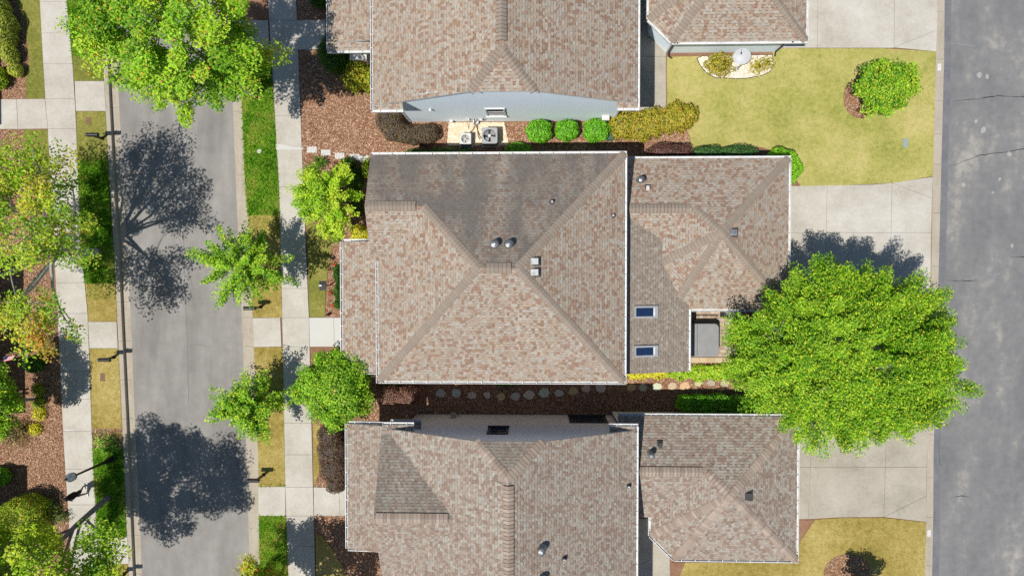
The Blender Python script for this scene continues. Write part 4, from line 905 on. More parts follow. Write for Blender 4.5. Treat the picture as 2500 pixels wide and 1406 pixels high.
ST = 'street trees'
tree('street_tree', G(626,232), U(436,92,8.0), (3.75,2.95,2.5), 'large yellow green street tree at the top with a leaning grey trunk', 115, .60, 400, .13, FG, OR, .03, .2, 13, 3, ST, gap=.05, spike=.5)
tree('street_tree', G(238,616), U(24,604,6.5), (3.6,4.4,2.1), 'sparse pale barked tree at the left edge with green to orange leaves', 165, .62, 160, .135, MX, OR, .03, .2, 15, 5, ST, gap=.08, low2=lambda p: p[1] < -2.3, spike=.4, bark='bark_pale', cut=lambda p: -1.3 < p[1] < .25 and p[0] > -24.6, lob=.08)
tree('street_tree', G(267,1213), U(40,1428,7.9), (3.7,2.75,2.2), 'leafy tree in the lower left corner leaning over the far sidewalk', 105, .66, 320, .135, YG, None, 0, .15, 9, 8, ST, gap=.02, extra=[U(x,y,z) for x,y,z in ((228,1296,7.4),(262,1310,7.2),(205,1325,7.6),(280,1345,7.2),(245,1345,7.4),(262,1380,7.4))])
tree('street_tree', G(650,653), U(585,652,3.2), (1.9,1.6,1.2), 'young green tree in the tree lawn above the crossing walk', 46, .42, 250, .115, BG, YG, .3, .07, 9, 11, ST, spike=1.3, shell=.3)
tree('street_tree', G(653,962), U(602,992,2.7), (1.5,1.25,1.05), 'smaller young green tree in the dry tree lawn below the crossing walk', 46, .42, 220, .12, BG, YG, .3, .06, 8, 13, ST, spike=.9, shell=.3)
tree('street_tree', G(686,1398), U(634,1424,2.9), (1.05,1.0,.85), 'young tree at the bottom edge with orange tipped leaves', 26, .42, 220, .12, YG, OR, .3, .06, 7, 17, ST, spike=.6)
tree('front_tree', G(742,1432), U(636,1585,6.0), (2.3,2.2,1.8), 'tree below the bottom edge whose shade falls on the lower walk', 60, .6, 220, .14, YG, None, 0, .14, 8, 18, None)
tree('maple', G(815,490), U(800,486,2.3), (1.4,1.7,1.0), 'bushy chartreuse maple beside the front lawn of the middle house', 60, .36, 260, .11, [S(170,200,44),S(148,188,36),S(192,210,62),S(118,166,30)], None, 0, .08, 8, 19, None, shell=.35, spike=.9, gap=.05)
tree('round_tree', G(850,925), U(820,942,2.7), (1.72,1.72,1.55), 'dense round green tree at the lower front corner of the middle house', 130, .40, 230, .10, BG, YG, .2, .1, 8, 23, None, shell=.72, flat=.9)
tree('shade_tree', G(1985,850), U(2070,868,5.1), (4.75,3.6,2.3), 'very large dense bright green tree over the two driveways', 400, .53, 580, .125, BG, YG, .32, .22, 14, 29, None, shell=.6, spike=.6, aspect=.4, gap=.05, nrm=.62, lob=.05)
tree('small_tree', G(2112,236), U(2163,213,2.1), (1.15,1.1,1.45), 'small leafy tree in a mulch ring on the big lawn', 70, .38, 190, .11, BG, MX, .3, .07, 7, 31, None, shell=.7, flat=.9)
tree('small_tree', G(2082,1408), U(2122,1470,2.5), (.8,.75,1.0), 'small tree in the lower mulch ring, only its shade in view', 30, .34, 120, .11, BG, None, 0, .06, 6, 37, None, shell=.6)
tree('small_tree', G(95,972), U(-22,985,3.6), (1.3,1.75,1.2), 'bright green tree at the left edge above the yellow mounds', 60, .42, 200, .12, BG, YG, .3, .08, 7, 41, None, shell=.5)

BUR = [S(112,96,84),S(92,76,70),S(128,112,84),S(104,84,78),S(120,118,72)]
RED = [S(118,78,72),S(98,64,60),S(134,100,90),S(110,82,70)]
OLV = [S(164,160,48),S(146,150,42),S(186,172,64),S(120,134,34),S(196,160,70)]
DKG = [S(52,96,22),S(70,118,26),S(40,76,18),S(92,138,36)]
GRN = [S(98,168,30),S(122,190,44),S(76,144,24),S(148,206,66)]
YEL = [S(226,214,38),S(208,202,44),S(236,222,80),S(190,190,40)]
shrub('hedge', [E(952,272,.5,.62,.6,.62),E(950,297,.5,.66,.6,.62),E(965,320,.5,.64,.55,.62),E(1000,330,.5,.66,.48,.62),E(1038,327,.5,.66,.46,.6)], 'dark purplish L shaped hedge round the corner of the blue house', 620, .07, BUR, box=.85)
for k, (x, y, r, lb) in enumerate(((1316,321,.64,'leftmost'),(1384,319,.58,'middle'),(1456,319,.66,'rightmost'))):
    shrub('round_shrub', [E(x,y,.55,r,r*.86,.62)], '%s of three clipped green shrubs below the blue gable wall' % lb, 700, .085, GRN, 'three clipped shrubs', box=.85)
shrub('loose_shrub', [E(1520,302,.5,.72,.8,.55),E(1562,308,.45,.7,.75,.5),E(1596,298,.45,.6,.7,.55)], 'loose olive yellow shrub row at the corner of the side path', 520, .10, OLV, rough=.16, core=.8)
shrub('loose_shrub', [E(1632,292,.45,.6,.62,.5),E(1662,290,.42,.55,.6,.5),E(1683,280,.4,.4,.45,.45),E(1648,268,.4,.35,.4,.4)], 'loose olive shrub at the edge of the big lawn', 520, .10, OLV, rough=.18, core=.8)
shrub('hedge', [E(1634,372,.7,1.12,.40,.72)], 'dark burgundy clipped hedge north of the back wing', 620, .065, RED, box=.8)
shrub('hedge', [E(1725,378,.7,.8,.4,.7),E(1800,377,.7,.95,.42,.72)], 'low blue green hedge between the burgundy hedge and the round bush', 560, .065, [S(70,112,56),S(84,128,62),S(56,96,48),S(100,140,80)], box=.85)
shrub('round_shrub', [E(1909,410,.7,.92,.96,.85)], 'clipped lime green round bush at the corner of the garage roof', 760, .08, [S(128,190,34),S(150,206,50),S(104,168,26),S(168,212,70)])
shrub('hedge', [E(1020,378,.5,.75,.3,.5),E(1085,377,.5,.9,.34,.55),E(1140,377,.4,.5,.3,.45)], 'shaded green hedge just above the gutter of the middle house', 500, .07, DKG)
shrub('round_shrub', [E(1266,368,.35,.7,.42,.42)], 'low green shrub half in shade below the round condenser fan', 560, .07, GRN)
shrub('round_shrub', [E(816,132,1.0,.78,.95,1.0)], 'big dark green globe shrub beside the upper porch', 620, .07, DKG)
shrub('round_shrub', [E(780,-6,.5,.55,.5,.5)], 'green shrub at the top edge beside the upper walk', 560, .07, DKG)
shrub('loose_shrub', [E(872,170,.6,.62,.7,.6),E(862,196,.5,.5,.55,.5),E(896,190,.5,.5,.65,.5)], 'orange tipped yellow green shrub beside the upper house eave', 430, .12, [S(182,184,50),S(150,172,40),S(196,164,60),S(118,150,34)], rough=.22, core=.75)
shrub('round_shrub', [E(879,572,.4,.5,.5,.42)], 'bright yellow clipped ball shrub tucked beside the porch roof', 760, .06, YEL)
shrub('loose_shrub', [E(848,404,.4,.42,.4,.42),E(868,440,.5,.4,.6,.5),E(872,500,.4,.3,.6,.4)], 'dark green shrub behind the chartreuse maple', 420, .08, DKG, rough=.15)
shrub('loose_shrub', [E(899,412,.7,.3,.5,.6)], 'lime shrub peeping out at the upper left roof corner', 420, .08, YG)
shrub('hedge', [E(806,1062,.6,.62,.6,.62),E(812,1100,.6,.74,.75,.66),E(816,1140,.6,.72,.7,.66),E(822,1178,.55,.5,.5,.6)], 'large dark olive and burgundy hedge left of the lower house', 620, .07, BUR+RED[:2], box=.8)
shrub('hedge', [E(956,968,.75,.74,.55,.75),E(998,967,.75,.68,.5,.72)], 'burgundy hedge half in shade between the middle and lower houses', 600, .07, [S(150,104,92),S(128,86,78),S(164,130,112),S(136,112,84)], box=.85)
shrub('hedge', [E(1690,985,.6,.8,.46,.65),E(1745,985,.6,.9,.48,.66),E(1800,988,.6,.8,.46,.65)], 'clipped green hedge, mostly shaded, along the lower garage wall', 640, .075, GRN, box=.75)
shrub('ground_cover', [E(1556,912,.12,.6,.28,.2),E(1600,908,.12,.7,.3,.2)], 'yellow ground cover plants under the low roof edge', 900, .09, YEL+[S(190,196,60)], rough=.25, core=.6, cat='plants')
shrub('ground_cover', [E(1660,910,.12,.7,.3,.22),E(1715,909,.12,.8,.36,.24),E(1765,907,.12,.8,.38,.24)], 'lime green ground cover plants below the hot tub patio', 900, .10, [S(150,190,40),S(176,206,60),S(118,168,30),S(196,210,70)], rough=.25, core=.6, cat='plants')
shrub('loose_shrub', [E(1757,158,.4,.66,.55,.42)], 'larger olive shrub left of the satellite dish', 420, .09, OLV, rough=.2, core=.7)
shrub('loose_shrub', [E(1850,162,.3,.35,.35,.3),E(1874,155,.3,.3,.3,.3)], 'smaller open olive shrub right of the satellite dish', 300, .09, OLV, rough=.3, core=.5)
shrub('topiary', [E(-6,20,.7,.5,.7,.8),E(12,62,.7,.5,.75,.8),E(16,95,.6,.4,.5,.7)], 'tall pale green clipped shrub at the upper left edge', 600, .07, [S(176,188,70),S(152,170,56),S(200,206,96),S(128,150,46)])
shrub('topiary', [E(26,135,.5,.36,.46,.55)], 'middle pale green clipped shrub of the upper left group', 600, .07, [S(176,188,70),S(152,170,56),S(200,206,96)])
shrub('topiary', [E(38,172,.4,.33,.33,.42)], 'small round pale green clipped shrub, lowest of the upper left group', 600, .07, [S(186,194,70),S(160,176,56),S(206,210,96)])
shrub('round_shrub', [E(-8,190,.5,.5,.6,.5)], 'yellow green shrub cut by the left edge above the walk', 500, .08, YG)
shrub('hedge', [E(60,1258,.9,1.05,1.0,1.05)], 'big boxy clipped hedge in the lower left garden, half in shade', 640, .08, [S(150,182,40),S(128,168,34),S(176,196,56),S(184,170,60)], box=.7)
shrub('round_shrub', [E(-2,1165,.5,.5,.5,.55)], 'round green shrub cut by the left edge above the boxy hedge', 520, .08, GRN)
shrub('round_shrub', [E(83,888,.5,.48,.5,.5)], 'dark green round shrub in shade by the porch beam', 520, .08, DKG)
for x, y, r, P_, lb in ((93,952,.32,MX,'uppermost dull green mound in the shaded bed'),(94,983,.33,MX,'second dull green mound in the bed, below the first'),(96,1011,.33,YEL,'bright yellow mound at the edge of the shade'),(86,1047,.31,YEL,'lowest bright yellow mound in the left bed')):
    shrub('mound_plant', [E(x,y,.18,r,r,.26)], lb, 560, .07, P_, 'mound plants in the left bed', rough=.2, core=.75, cat='plant')
shrub('loose_shrub', [E(28,1062,.35,.7,.6,.4),E(52,1048,.3,.45,.4,.35)], 'brownish half bare shrub in the left bed', 300, .08, [S(126,116,62),S(150,128,80),S(98,100,44),S(160,140,96)], rough=.3, core=.5)
shrub('loose_shrub', [E(128,1240,.25,.35,.4,.3),E(150,1262,.3,.4,.35,.35)], 'low grey green shrub beside the boxy hedge', 320, .07, [S(112,132,60),S(90,116,50),S(140,150,80)], rough=.3, core=.5)
shrub('foundation_shrub', [E(826,668,.5,.22,.5,.5),E(828,712,.5,.24,.5,.5),E(827,740,.4,.2,.3,.4)], 'narrow dark green shrub row tucked under the porch gutter', 420, .08, DKG)
shrub('foundation_shrub', [E(960,931,.25,.4,.25,.25)], 'green plant under the lower eave of the middle house', 420, .09, GRN)
shrub('foundation_shrub', [E(1246,930,.25,.3,.25,.25),E(1225,934,.2,.2,.2,.2)], 'shaded green plant behind the stepping stones', 420, .09, GRN)
for k, (x, y, h, lb) in enumerate(((784,398,.5,'upper strappy clump right of the pebble steps'),(764,418,.5,'strappy clump beside the sidewalk edge above the maple'),(755,446,.4,'lower strappy clump at the sidewalk left of the maple'),(822,580,.5,'yellowing strappy clump below the maple'))):
    tuft('daylily', x, y, lb, 70, h, BG if k < 3 else MX, 'strappy clumps round the maple')
for x, y, lb in ((247,1076,'left'),(272,1072,'upper'),(284,1090,'right'),(258,1096,'lower')): tuft('lily_turf', x, y, '%s small lily turf clump beside the far kerb' % lb, 45, .3, GT, 'lily turf by the kerb')
for x, y, lb in ((818,646,'uppermost'),(808,714,'middle'),(815,745,'lowest')):
    p = G(x,y); T = empty('flower', (p.x,p.y,0), '%s red bedding flower in front of the porch' % lb, 'flower', 'red flowers by the porch')
    P = np.array([p.x,p.y,.16])+RNG.normal(size=(40,3))*np.array([.09,.09,.03]); link('leaves', leaf_mesh('leaves', P-np.array([0,0,.05]), RNG.normal(size=(40,3))*.4+np.array([0,0,1]), .07, pal(DKG,40), (p.x,p.y,0)), M['leaf'], T)
    P = np.array([p.x,p.y,.2])+RNG.normal(size=(26,3))*np.array([.055,.055,.02]); link('petals', leaf_mesh('petals', P, RNG.normal(size=(26,3))*.4+np.array([0,0,1]), .06, pal([S(214,50,44),S(226,84,56)],26), (p.x,p.y,0)), M['leaf'], T)

# ------------------------------------------------------------------ garden things
def pebbles(W, dens, P_, s, label, z=.03, name='gravel'):
    X, Y = scatter(W, dens); n = len(X); r = RNG.uniform(.55,1.25,(n,1))*s; a = RNG.uniform(0,2*np.pi,n); ca, sa = np.cos(a)[:,None], np.sin(a)[:,None]
    base = np.stack([X,Y,np.full(n,z)],1); O = np.array([[1,0,0],[.2,.8,0],[-.9,.1,0],[-.1,-.75,0],[.1,.05,.7]]); V = []
    for o in O: V.append(base+np.hstack([(o[0]*ca-o[1]*sa)*r,(o[0]*sa+o[1]*ca)*r,np.full((n,1),o[2])*r]))
    V = np.stack(V,1).reshape(-1,3); k = np.arange(n)[:,None]*5
    F = np.concatenate([k+np.array([[i,(i+1)%4,4]]) for i in range(4)]); c = pal(P_,n,.15); o = link(name, np_mesh(name, V, F, np.tile(c,(4,1))), M['pebble']); return tag(o, label, 'gravel', kind='stuff')
bed1 = pxp([(1096,300),(1230,299),(1233,312),(1243,356),(1092,356)]); bed2 = pxp([(1700,143),(1715,137),(1885,134),(1888,160),(1880,176),(1860,186),(1815,194),(1745,192),(1722,178),(1707,160)])
for W in (bed1, bed2): mb = MB(); mb.prism(W, 0, .033); solo('gravel_bed', mb, M['gravel_bed'], (0,0,0), kind='structure')
pebbles(bed1, 420, [S(242,230,204,.95),S(228,204,164,.95),S(250,244,230,.95),S(214,178,128,.95)], .036, 'cream and tan gravel under the condenser units', .033)
pebbles(bed2, 420, [S(244,238,228,.95),S(232,222,206,.95),S(252,248,242,.95),S(220,210,196,.95)], .034, 'white gravel round the satellite dish', .033)
mb = MB(); q = bed2+[bed2[0]]
for a, b in zip(q, q[1:]):
    d = (b-a).normalized(); s_ = Vector((d.y,-d.x,0)); mb.obox(Vector((a.x,a.y,0)), b-a, s_*.03, Vector((0,0,.07)))
solo('bed_edging', mb, M['darkgrey'], bed2[0], 'thin dark edging strip round the white gravel bed', 'edging')

def ac(px, py, w, h, mat, lb, fan=True, ring_=.40):
    p = U(px,py,h); B = empty('condenser_unit', (p.x,p.y,.03), lb, 'air conditioner', 'condenser units'); x, y = p.x, p.y; r = w/2
    def rsq(s, z, n=8, cr=.22):
        c = s*cr; out = []; cs = ((1,1),(-1,1),(-1,-1),(1,-1))
        for k, (sx, sy) in enumerate(cs):
            for j in range(n//2+1):
                a = k*math.pi/2+j*math.pi/n; out.append(Vector((x+sx*(s-c)+c*math.cos(a), y+sy*(s-c)+c*math.sin(a), z)))
            tx, ty = cs[(k+1)%4]; a2 = (k+1)*math.pi/2; q = Vector((x+tx*(s-c)+c*math.cos(a2), y+ty*(s-c)+c*math.sin(a2), z)); e = out[-1]
            out += [e.lerp(q, t/6) for t in range(1,6)]
        return out
    mb = MB(); mb.box((x-r-.06,y-r-.06,.0),(x+r+.06,y+r+.06,.07)); part('pad', mb, M['concrete'], B)
    mb = MB(); lo, hi = rsq(r*.96,.07), rsq(r*.96,h-.09); n = len(lo)
    for k in range(n): mb.face([lo[k],lo[(k+1)%n],hi[(k+1)%n],hi[k]])
    part('coil', mb, M['darkgrey'], B)
    for sx, sy, dx, dy in ((0,-1,1,0),(0,1,1,0),(1,0,0,1),(-1,0,0,1)):
        for k in range(11):
            t = (k-5)/5*r*.8; cx, cy = x+sx*r*.985+dx*t, y+sy*r*.985+dy*t; mb = MB(); mb.box((cx-.012-.008*dx,cy-.012-.008*dy,.08),(cx+.012+.008*dx,cy+.012+.008*dy,h-.08)); part('fin', mb, mat, B)
    mb = MB(); o1, o2 = rsq(r,h-.09), rsq(r,h-.012); o3 = rsq(r*.965,h); R_ = r*ring_*2
    cir = []
    for v in o3: a = math.atan2(v.y-y,v.x-x); cir.append(Vector((x+R_*math.cos(a),y+R_*math.sin(a),h)))
    inn = [Vector((v.x,v.y,h-.05))+(Vector((x,y,v.z))-v)*.05 for v in cir]; n = len(o1)
    for k in range(n):
        j = (k+1)%n
        for A_, B_ in ((o1,o2),(o2,o3),(o3,cir),(cir,inn)): mb.face([A_[k],A_[j],B_[j],B_[k]])
    part('lid', mb, mat, B)
    mb = MB(); mb.lathe((x,y,0), [(R_*1.05,h-.32),(R_*.95,h-.32)], 24); mb.face([(x+R_*math.cos(t),y+R_*math.sin(t),h-.3) for t in np.linspace(0,2*np.pi,24,endpoint=False)]); part('fan_well', mb, M['darkgrey'] if fan else mat, B)
    for k in range(4):
        a0 = k*math.pi/2+.5; mb = MB(); Q = []
        for rr, da, dz in ((.22,0,0),(.93,-.3,.0),(.97,.1,.03),(.97,.5,.07),(.92,.85,.1),(.22,.9,.06)): Q.append((x+R_*rr*math.cos(a0+da), y+R_*rr*math.sin(a0+da), h-.2+dz))
        mb.face(Q); part('fan_blade', mb, M['ac_grey'] if fan else mat, B)
    mb = MB(); mb.lathe((x,y,0), [(R_*.26,h-.22),(R_*.26,h-.05),(R_*.2,h-.03)], 14); part('hub', mb, M['ac_white'], B)
    mb = MB()
    for k in range(5):
        rr = R_*(.35+.14*k); mb2 = [(x+rr*math.cos(t),y+rr*math.sin(t),h-.01) for t in np.linspace(0,2*np.pi,25)]; mb.tube(mb2,.0035,4,cap=False)
    part('guard', mb, M['darkgrey'] if fan else M['ac_white'], B)
ac(1195,331,.82,.85,M['ac_grey'],'larger grey condenser unit with an open fan on the cream gravel')
ac(1136,339,.60,.62,M['ac_white'],'smaller white condenser unit on the cream gravel', False, .36)

# satellite dish on its post
b = G(1801,167)+Vector((0,0,.03)); D = empty('satellite_dish', b, 'round white satellite dish on a grey post in the white gravel', 'satellite dish')
top = Vector((b.x+.08,b.y+.06,1.15)); mb = MB(); mb.lathe(b, [(.1,0),(.1,.03),(.04,.06)], 12); mb.tube([b, b+Vector((0,0,.75)), top-Vector((0,0,.12))], .035, 8); part('post', mb, M['ac_grey'], D)
ax = Vector((-.42,-.42,1)).normalized(); e1 = ax.cross(Vector((0,1,0))).normalized(); e2 = ax.cross(e1); cc = U(1812,138,1.2)
mb = MB(); RR = .40; rg = []
for k in range(6):
    rr = RR*k/5+.001; rg.append([cc+ax*(.09*(k/5)**2)+(e1*math.cos(t)*1.08+e2*math.sin(t))*rr for t in np.linspace(0,2*np.pi,28,endpoint=False)])
for k in range(5):
    for j in range(28): mb.face([rg[k][j],rg[k][(j+1)%28],rg[k+1][(j+1)%28],rg[k+1][j]])
    for j in range(28): mb.face([rg[k+1][j]-ax*.012,rg[k+1][(j+1)%28]-ax*.012,rg[k][(j+1)%28]-ax*.012,rg[k][j]-ax*.012])
for j in range(28): a, c_ = rg[5][j], rg[5][(j+1)%28]; mb.face([a-ax*.012,c_-ax*.012,c_,a])
part('dish', mb, plain('dish_grey', (.5,.52,.55), .5), D)
mb = MB(); mb.obox(cc-e1*.08-e2*.05-ax*.14, e1*.16, e2*.1, ax*.12); part('bracket', mb, M['ac_grey'], D)
mb = MB(); mb.tube([cc-e2*.38-ax*.02, cc-e2*.2+ax*.4], .014, 6); part('feed_arm', mb, M['ac_grey'], D); mb = MB(); mb.obox(cc-e2*.24-e1*.03+ax*.38, e1*.06, e2*.1, ax*.06); part('receiver', mb, M['darkgrey'], D)

# stepping stones
def flag(px, py, c, r, lb, grp):
    p = G(px,py); n = 7; pts = [(p.x+r*random.uniform(.8,1.12)*math.cos(t)*1.1, p.y+r*random.uniform(.78,1.05)*math.sin(t)*.95) for t in [2*math.pi*(k+random.uniform(-.2,.2))/n for k in range(n)]]
    mb = MB(); mb.prism(pts, 0, .045, c); i = len(mb.v)
    solo('stepping_stone', mb, M['stone'], (p.x,p.y,0), lb, 'stepping stone', grp)
FS = [(1076,959),(1114,961.5),(1152,963),(1189.5,965),(1224,968),(1258,967),(1291,962),(1328.6,959.6),(1364.6,958.4),(1399,954),(1432,950),(1466,949),(1541.6,946),(1569.5,944),(1604,943),(1641,942),(1671.5,941),(1704,936),(1736.5,934.5),(1768.5,934)]
ORD = ['first','second','third','fourth','fifth','sixth','seventh','eighth','ninth','tenth','eleventh','twelfth','thirteenth','fourteenth','fifteenth','sixteenth','seventeenth','eighteenth','nineteenth','last']
for k, (x, y) in enumerate(FS):
    c = S(206,200,190,.95); tone = 'grey'
    if k in (4,9,12): c = S(214,186,142,.95); tone = 'tan'
    if k == 14: c = S(238,234,224); tone = 'white'
    if k in (15,16,17): c = S(236,216,166); tone = 'pale yellow'
    if k in (18,19): c = S(206,192,170); tone = 'beige'
    flag(x, y+random.uniform(-1.5,1.5), tuple(v*random.uniform(.85,1.1) for v in c), random.uniform(.2,.29), '%s %s flagstone from the left in the path between the houses' % (ORD[k], tone), 'flagstone path')
WS = [(762,366),(796,373),(830,381),(866,384),(889,388),(921,381),(949,380)]
for k, (x, y) in enumerate(WS):
    p = G(x,y); T = empty('pebble_step', (p.x,p.y,0), '%s white pebble stepping stone from the sidewalk' % ORD[k], 'stepping stone', 'white pebble steps')
    mb = MB(); mb.box((p.x-.25,p.y-.15,0),(p.x+.25,p.y+.15,.03),(.5,.48,.45)); part('slab', mb, M['pebble'], T)
    for i in range(6):
        for j in range(4):
            cx, cy = p.x-.225+.09*i+random.uniform(-.015,.015), p.y-.13+.087*j+random.uniform(-.015,.015); mb = MB(); mb.ball((cx,cy,.035),(random.uniform(.036,.05),random.uniform(.034,.047),.024),6,4,(.74,.73,.71)); part('pebble', mb, M['pebble'], T)

# patio with pavers, border and hot tub
p0 = G(1668,884); p1 = G(1822,752); PT = empty('patio', (p0.x,p0.y,0)); tag(PT, kind='structure')
mb = MB(); mb.box((p0.x,p0.y,0),(p1.x,p1.y,.1)); part('joint_sand', mb, M['joint'], PT)
PV = [S(222,200,178),S(206,182,158),S(230,212,192),S(196,172,150),S(214,190,166)]; y = p0.y+.3; r_ = 0
while y < p1.y-.1:
    x = p0.x-.1*(r_%2)+.1
    while x < p1.x-.1:
        w = random.choice((.2,.2,.3)); mb = MB(); mb.box((x+.006,y+.006,.08),(x+w-.006,y+.2-.006,.125+random.uniform(-.002,.002)), pal(PV,1,.06)[0]); part('paver', mb, M['pebble'], PT); x += w
    y += .205; r_ += 1
x = p0.x
while x < p1.x-.2:
    mb = MB(); mb.box((x+.005,p0.y,.02),(x+.395,p0.y+.27,.17), pal([S(236,212,172),S(226,198,158)],1,.05)[0]); part('border_stone', mb, M['pebble'], PT); x += .4
a = U(1668,870,.92); b = U(1755.5,790,.92); HT = empty('hot_tub', ((a.x+b.x)/2,(a.y+b.y)/2,.12), 'hot tub under a folded grey cover on the paver patio', 'hot tub')
def rrect(x0,y0,x1,y1,r,z,n=5):
    o = []
    for cx, cy, s in ((x1-r,y1-r,0),(x0+r,y1-r,1),(x0+r,y0+r,2),(x1-r,y0+r,3)):
        for k in range(n): t = (s+k/(n-1))*math.pi/2; o.append((cx+r*math.cos(t), cy+r*math.sin(t)))
    return o
mb = MB(); mb.prism(rrect(a.x+.05,a.y+.05,b.x-.05,b.y-.05,.2,0), .12, .82); part('cabinet', mb, M['darkgrey'], HT)
xm = U(1703,830,.92).x
for (x0, x1, nm) in ((a.x,xm-.006,0),(xm+.006,b.x,1)):
    mb = MB(); rr = rrect(a.x,a.y,b.x,b.y,.22,0); P_ = clip2(rr, [(x0,a.y-1),(x1,a.y-1),(x1,b.y+1),(x0,b.y+1)]); mb.prism(P_, .81, .90); cx = sum(q[0] for q in P_)/len(P_); cy = sum(q[1] for q in P_)/len(P_)
    i = len(mb.v); n = len(P_); T_ = [(q[0]+(cx-q[0])*.05, q[1]+(cy-q[1])*.05, .925) for q in P_]; mb.f.pop(0); mb.c.pop(0); mb.m.pop(0)
    ar = area2(P_); mb.face(T_ if ar > 0 else T_[::-1]); 
    for k in range(n): q, q2 = P_[k-1], P_[k]; f = [(q[0],q[1],.90),(q2[0],q2[1],.90),T_[k],T_[k-1]]; mb.face(f if ar > 0 else f[::-1])
    part('cover_panel', mb, M['tubcover'], HT)
mb = MB(); mb.tube([(a.x+.3,b.y+.05,.5),(a.x+.3,b.y+.14,1.0),(b.x-.15,b.y+.14,1.0),(b.x-.15,b.y+.05,.5)], .03, 6); part('cover_lift', mb, M['black'], HT)
gx = U(1790,762,.6); GR = empty('grill', (gx.x,gx.y,.12), 'dark steel grill under the garage eave beside the patio', 'grill')
mb = MB(); mb.box((gx.x-.55,gx.y-.28,.12),(gx.x+.55,gx.y+.28,.85)); part('cabinet', mb, M['darkgrey'], GR); mb = MB(); mb.box((gx.x-.5,gx.y-.26,.85),(gx.x+.5,gx.y+.2,1.08)); part('lid', mb, M['galv'], GR); mb = MB(); mb.tube([(gx.x-.35,gx.y-.32,.98),(gx.x+.35,gx.y-.32,.98)], .018, 6); part('handle', mb, M['galv'], GR)

# mailboxes along the street
def mailbox(px, py, side, lb):
    """px, py = ground pixel under the middle of the box; side = +1 when the street lies on +x"""
    p = G(px,py); T = empty('mailbox', (p.x,p.y,.03), lb, 'mailbox', 'kerbside mailboxes'); x, y = p.x, p.y; h = 1.0
    bx = x-side*.14; mb = MB(); mb.box((bx-.05,y-.05,0),(bx+.05,y+.05,h+.02)); mb.box((bx-.075,y-.075,0),(bx+.075,y+.075,.16)); mb.hexa([(bx-.03,y-.03,h+.02),(bx+.03,y-.03,h+.02),(bx+.03,y+.03,h+.02),(bx-.03,y+.03,h+.02)]+[(bx-.03,y-.03,h+.03),(bx+.03,y-.03,h+.03),(bx+.03,y+.03,h+.03),(bx-.03,y+.03,h+.03)]); part('post', mb, M['black'], T)
    mb = MB(); mb.obox((bx-.02,y-.025,.72),Vector((side*.28,0,.18)),Vector((0,.05,0)),Vector((0,0,.05))); mb.box((min(bx,bx+side*.42),y-.04,h-.05),(max(bx,bx+side*.42),y+.04,h)); part('arm', mb, M['black'], T)
    L = .30; mb = MB(); prof = [(-.095,0),(.095,0),(.095,.12)]+[(.095*math.cos(t),.12+.085*math.sin(t)) for t in np.linspace(0.2,math.pi-.2,7)]+[(-.095,.12)]; n = len(prof)
    Aa = [(x-L, y+q, h+z) for q, z in prof]; Bb = [(x+L, y+q, h+z) for q, z in prof]
    for k in range(n): mb.face([Aa[k-1],Bb[k-1],Bb[k],Aa[k]])
    mb.face(Aa); mb.face(Bb[::-1]); part('box', mb, M['black'], T)
    mb = MB(); mb.box((x+side*(L+.002)-.006,y-.1,h-.005),(x+side*(L+.002)+.008,y+.1,h+.2)); part('door', mb, M['darkgrey'], T)
    mb = MB(); mb.box((x+.05,y+.1,h+.08),(x+.09,y+.112,h+.25)); part('flag', mb, plain_red, T)
    mb = MB(); mb.box((bx-side*.3,y-.02,h-.02),(bx-side*.05,y+.02,h+.02)); part('bracket_end', mb, M['black'], T)
plain_red = plain('dark_red_metal', (.10,.02,.02), .5)
for a in ((257,339,1,'black mailbox beside the far kerb below the upper crossing walk'),(285,872,1,'black mailbox beside the far kerb in the dry grass'),(310,1400,1,'black mailbox at the bottom edge beside the far kerb'),
          (630,750,-1,'black mailbox half under the young tree beside the near kerb'),(638,1158,-1,'black mailbox beside the near kerb at the lower crossing walk')): mailbox(*a)

# street lamp
b = G(276,1119)+Vector((0,0,.03)); LP = empty('street_lamp', b, 'black street lamp post with a white acorn globe', 'street lamp')
mb = MB(); mb.lathe(b, [(.2,0),(.2,.08),(.15,.14),(.13,.55),(.09,.7)], 14); part('base', mb, M['black'], LP)
mb = MB(); mb.lathe(b, [(.075,.6),(.06,1.8),(.05,3.0),(.085,3.06),(.05,3.12)], 12); part('post', mb, M['black'], LP)
mb = MB(); mb.lathe(b, [(.06,3.1),(.17,3.2),(.21,3.28),(.21,3.32)], 18); part('fitter', mb, M['black'], LP)
mb = MB(); mb.lathe(b, [(.19,3.3),(.225,3.42),(.22,3.52),(.16,3.62),(.12,3.64)], 20); part('globe', mb, M['white'], LP, smooth=True)
mb = MB(); mb.lathe(b, [(.13,3.63),(.12,3.7),(.06,3.76)], 16); part('cap', mb, M['white'], LP); mb = MB(); mb.lathe(b, [(.035,3.75),(.045,3.8),(.02,3.88),(.004,3.92)], 10); part('finial', mb, M['black'], LP)

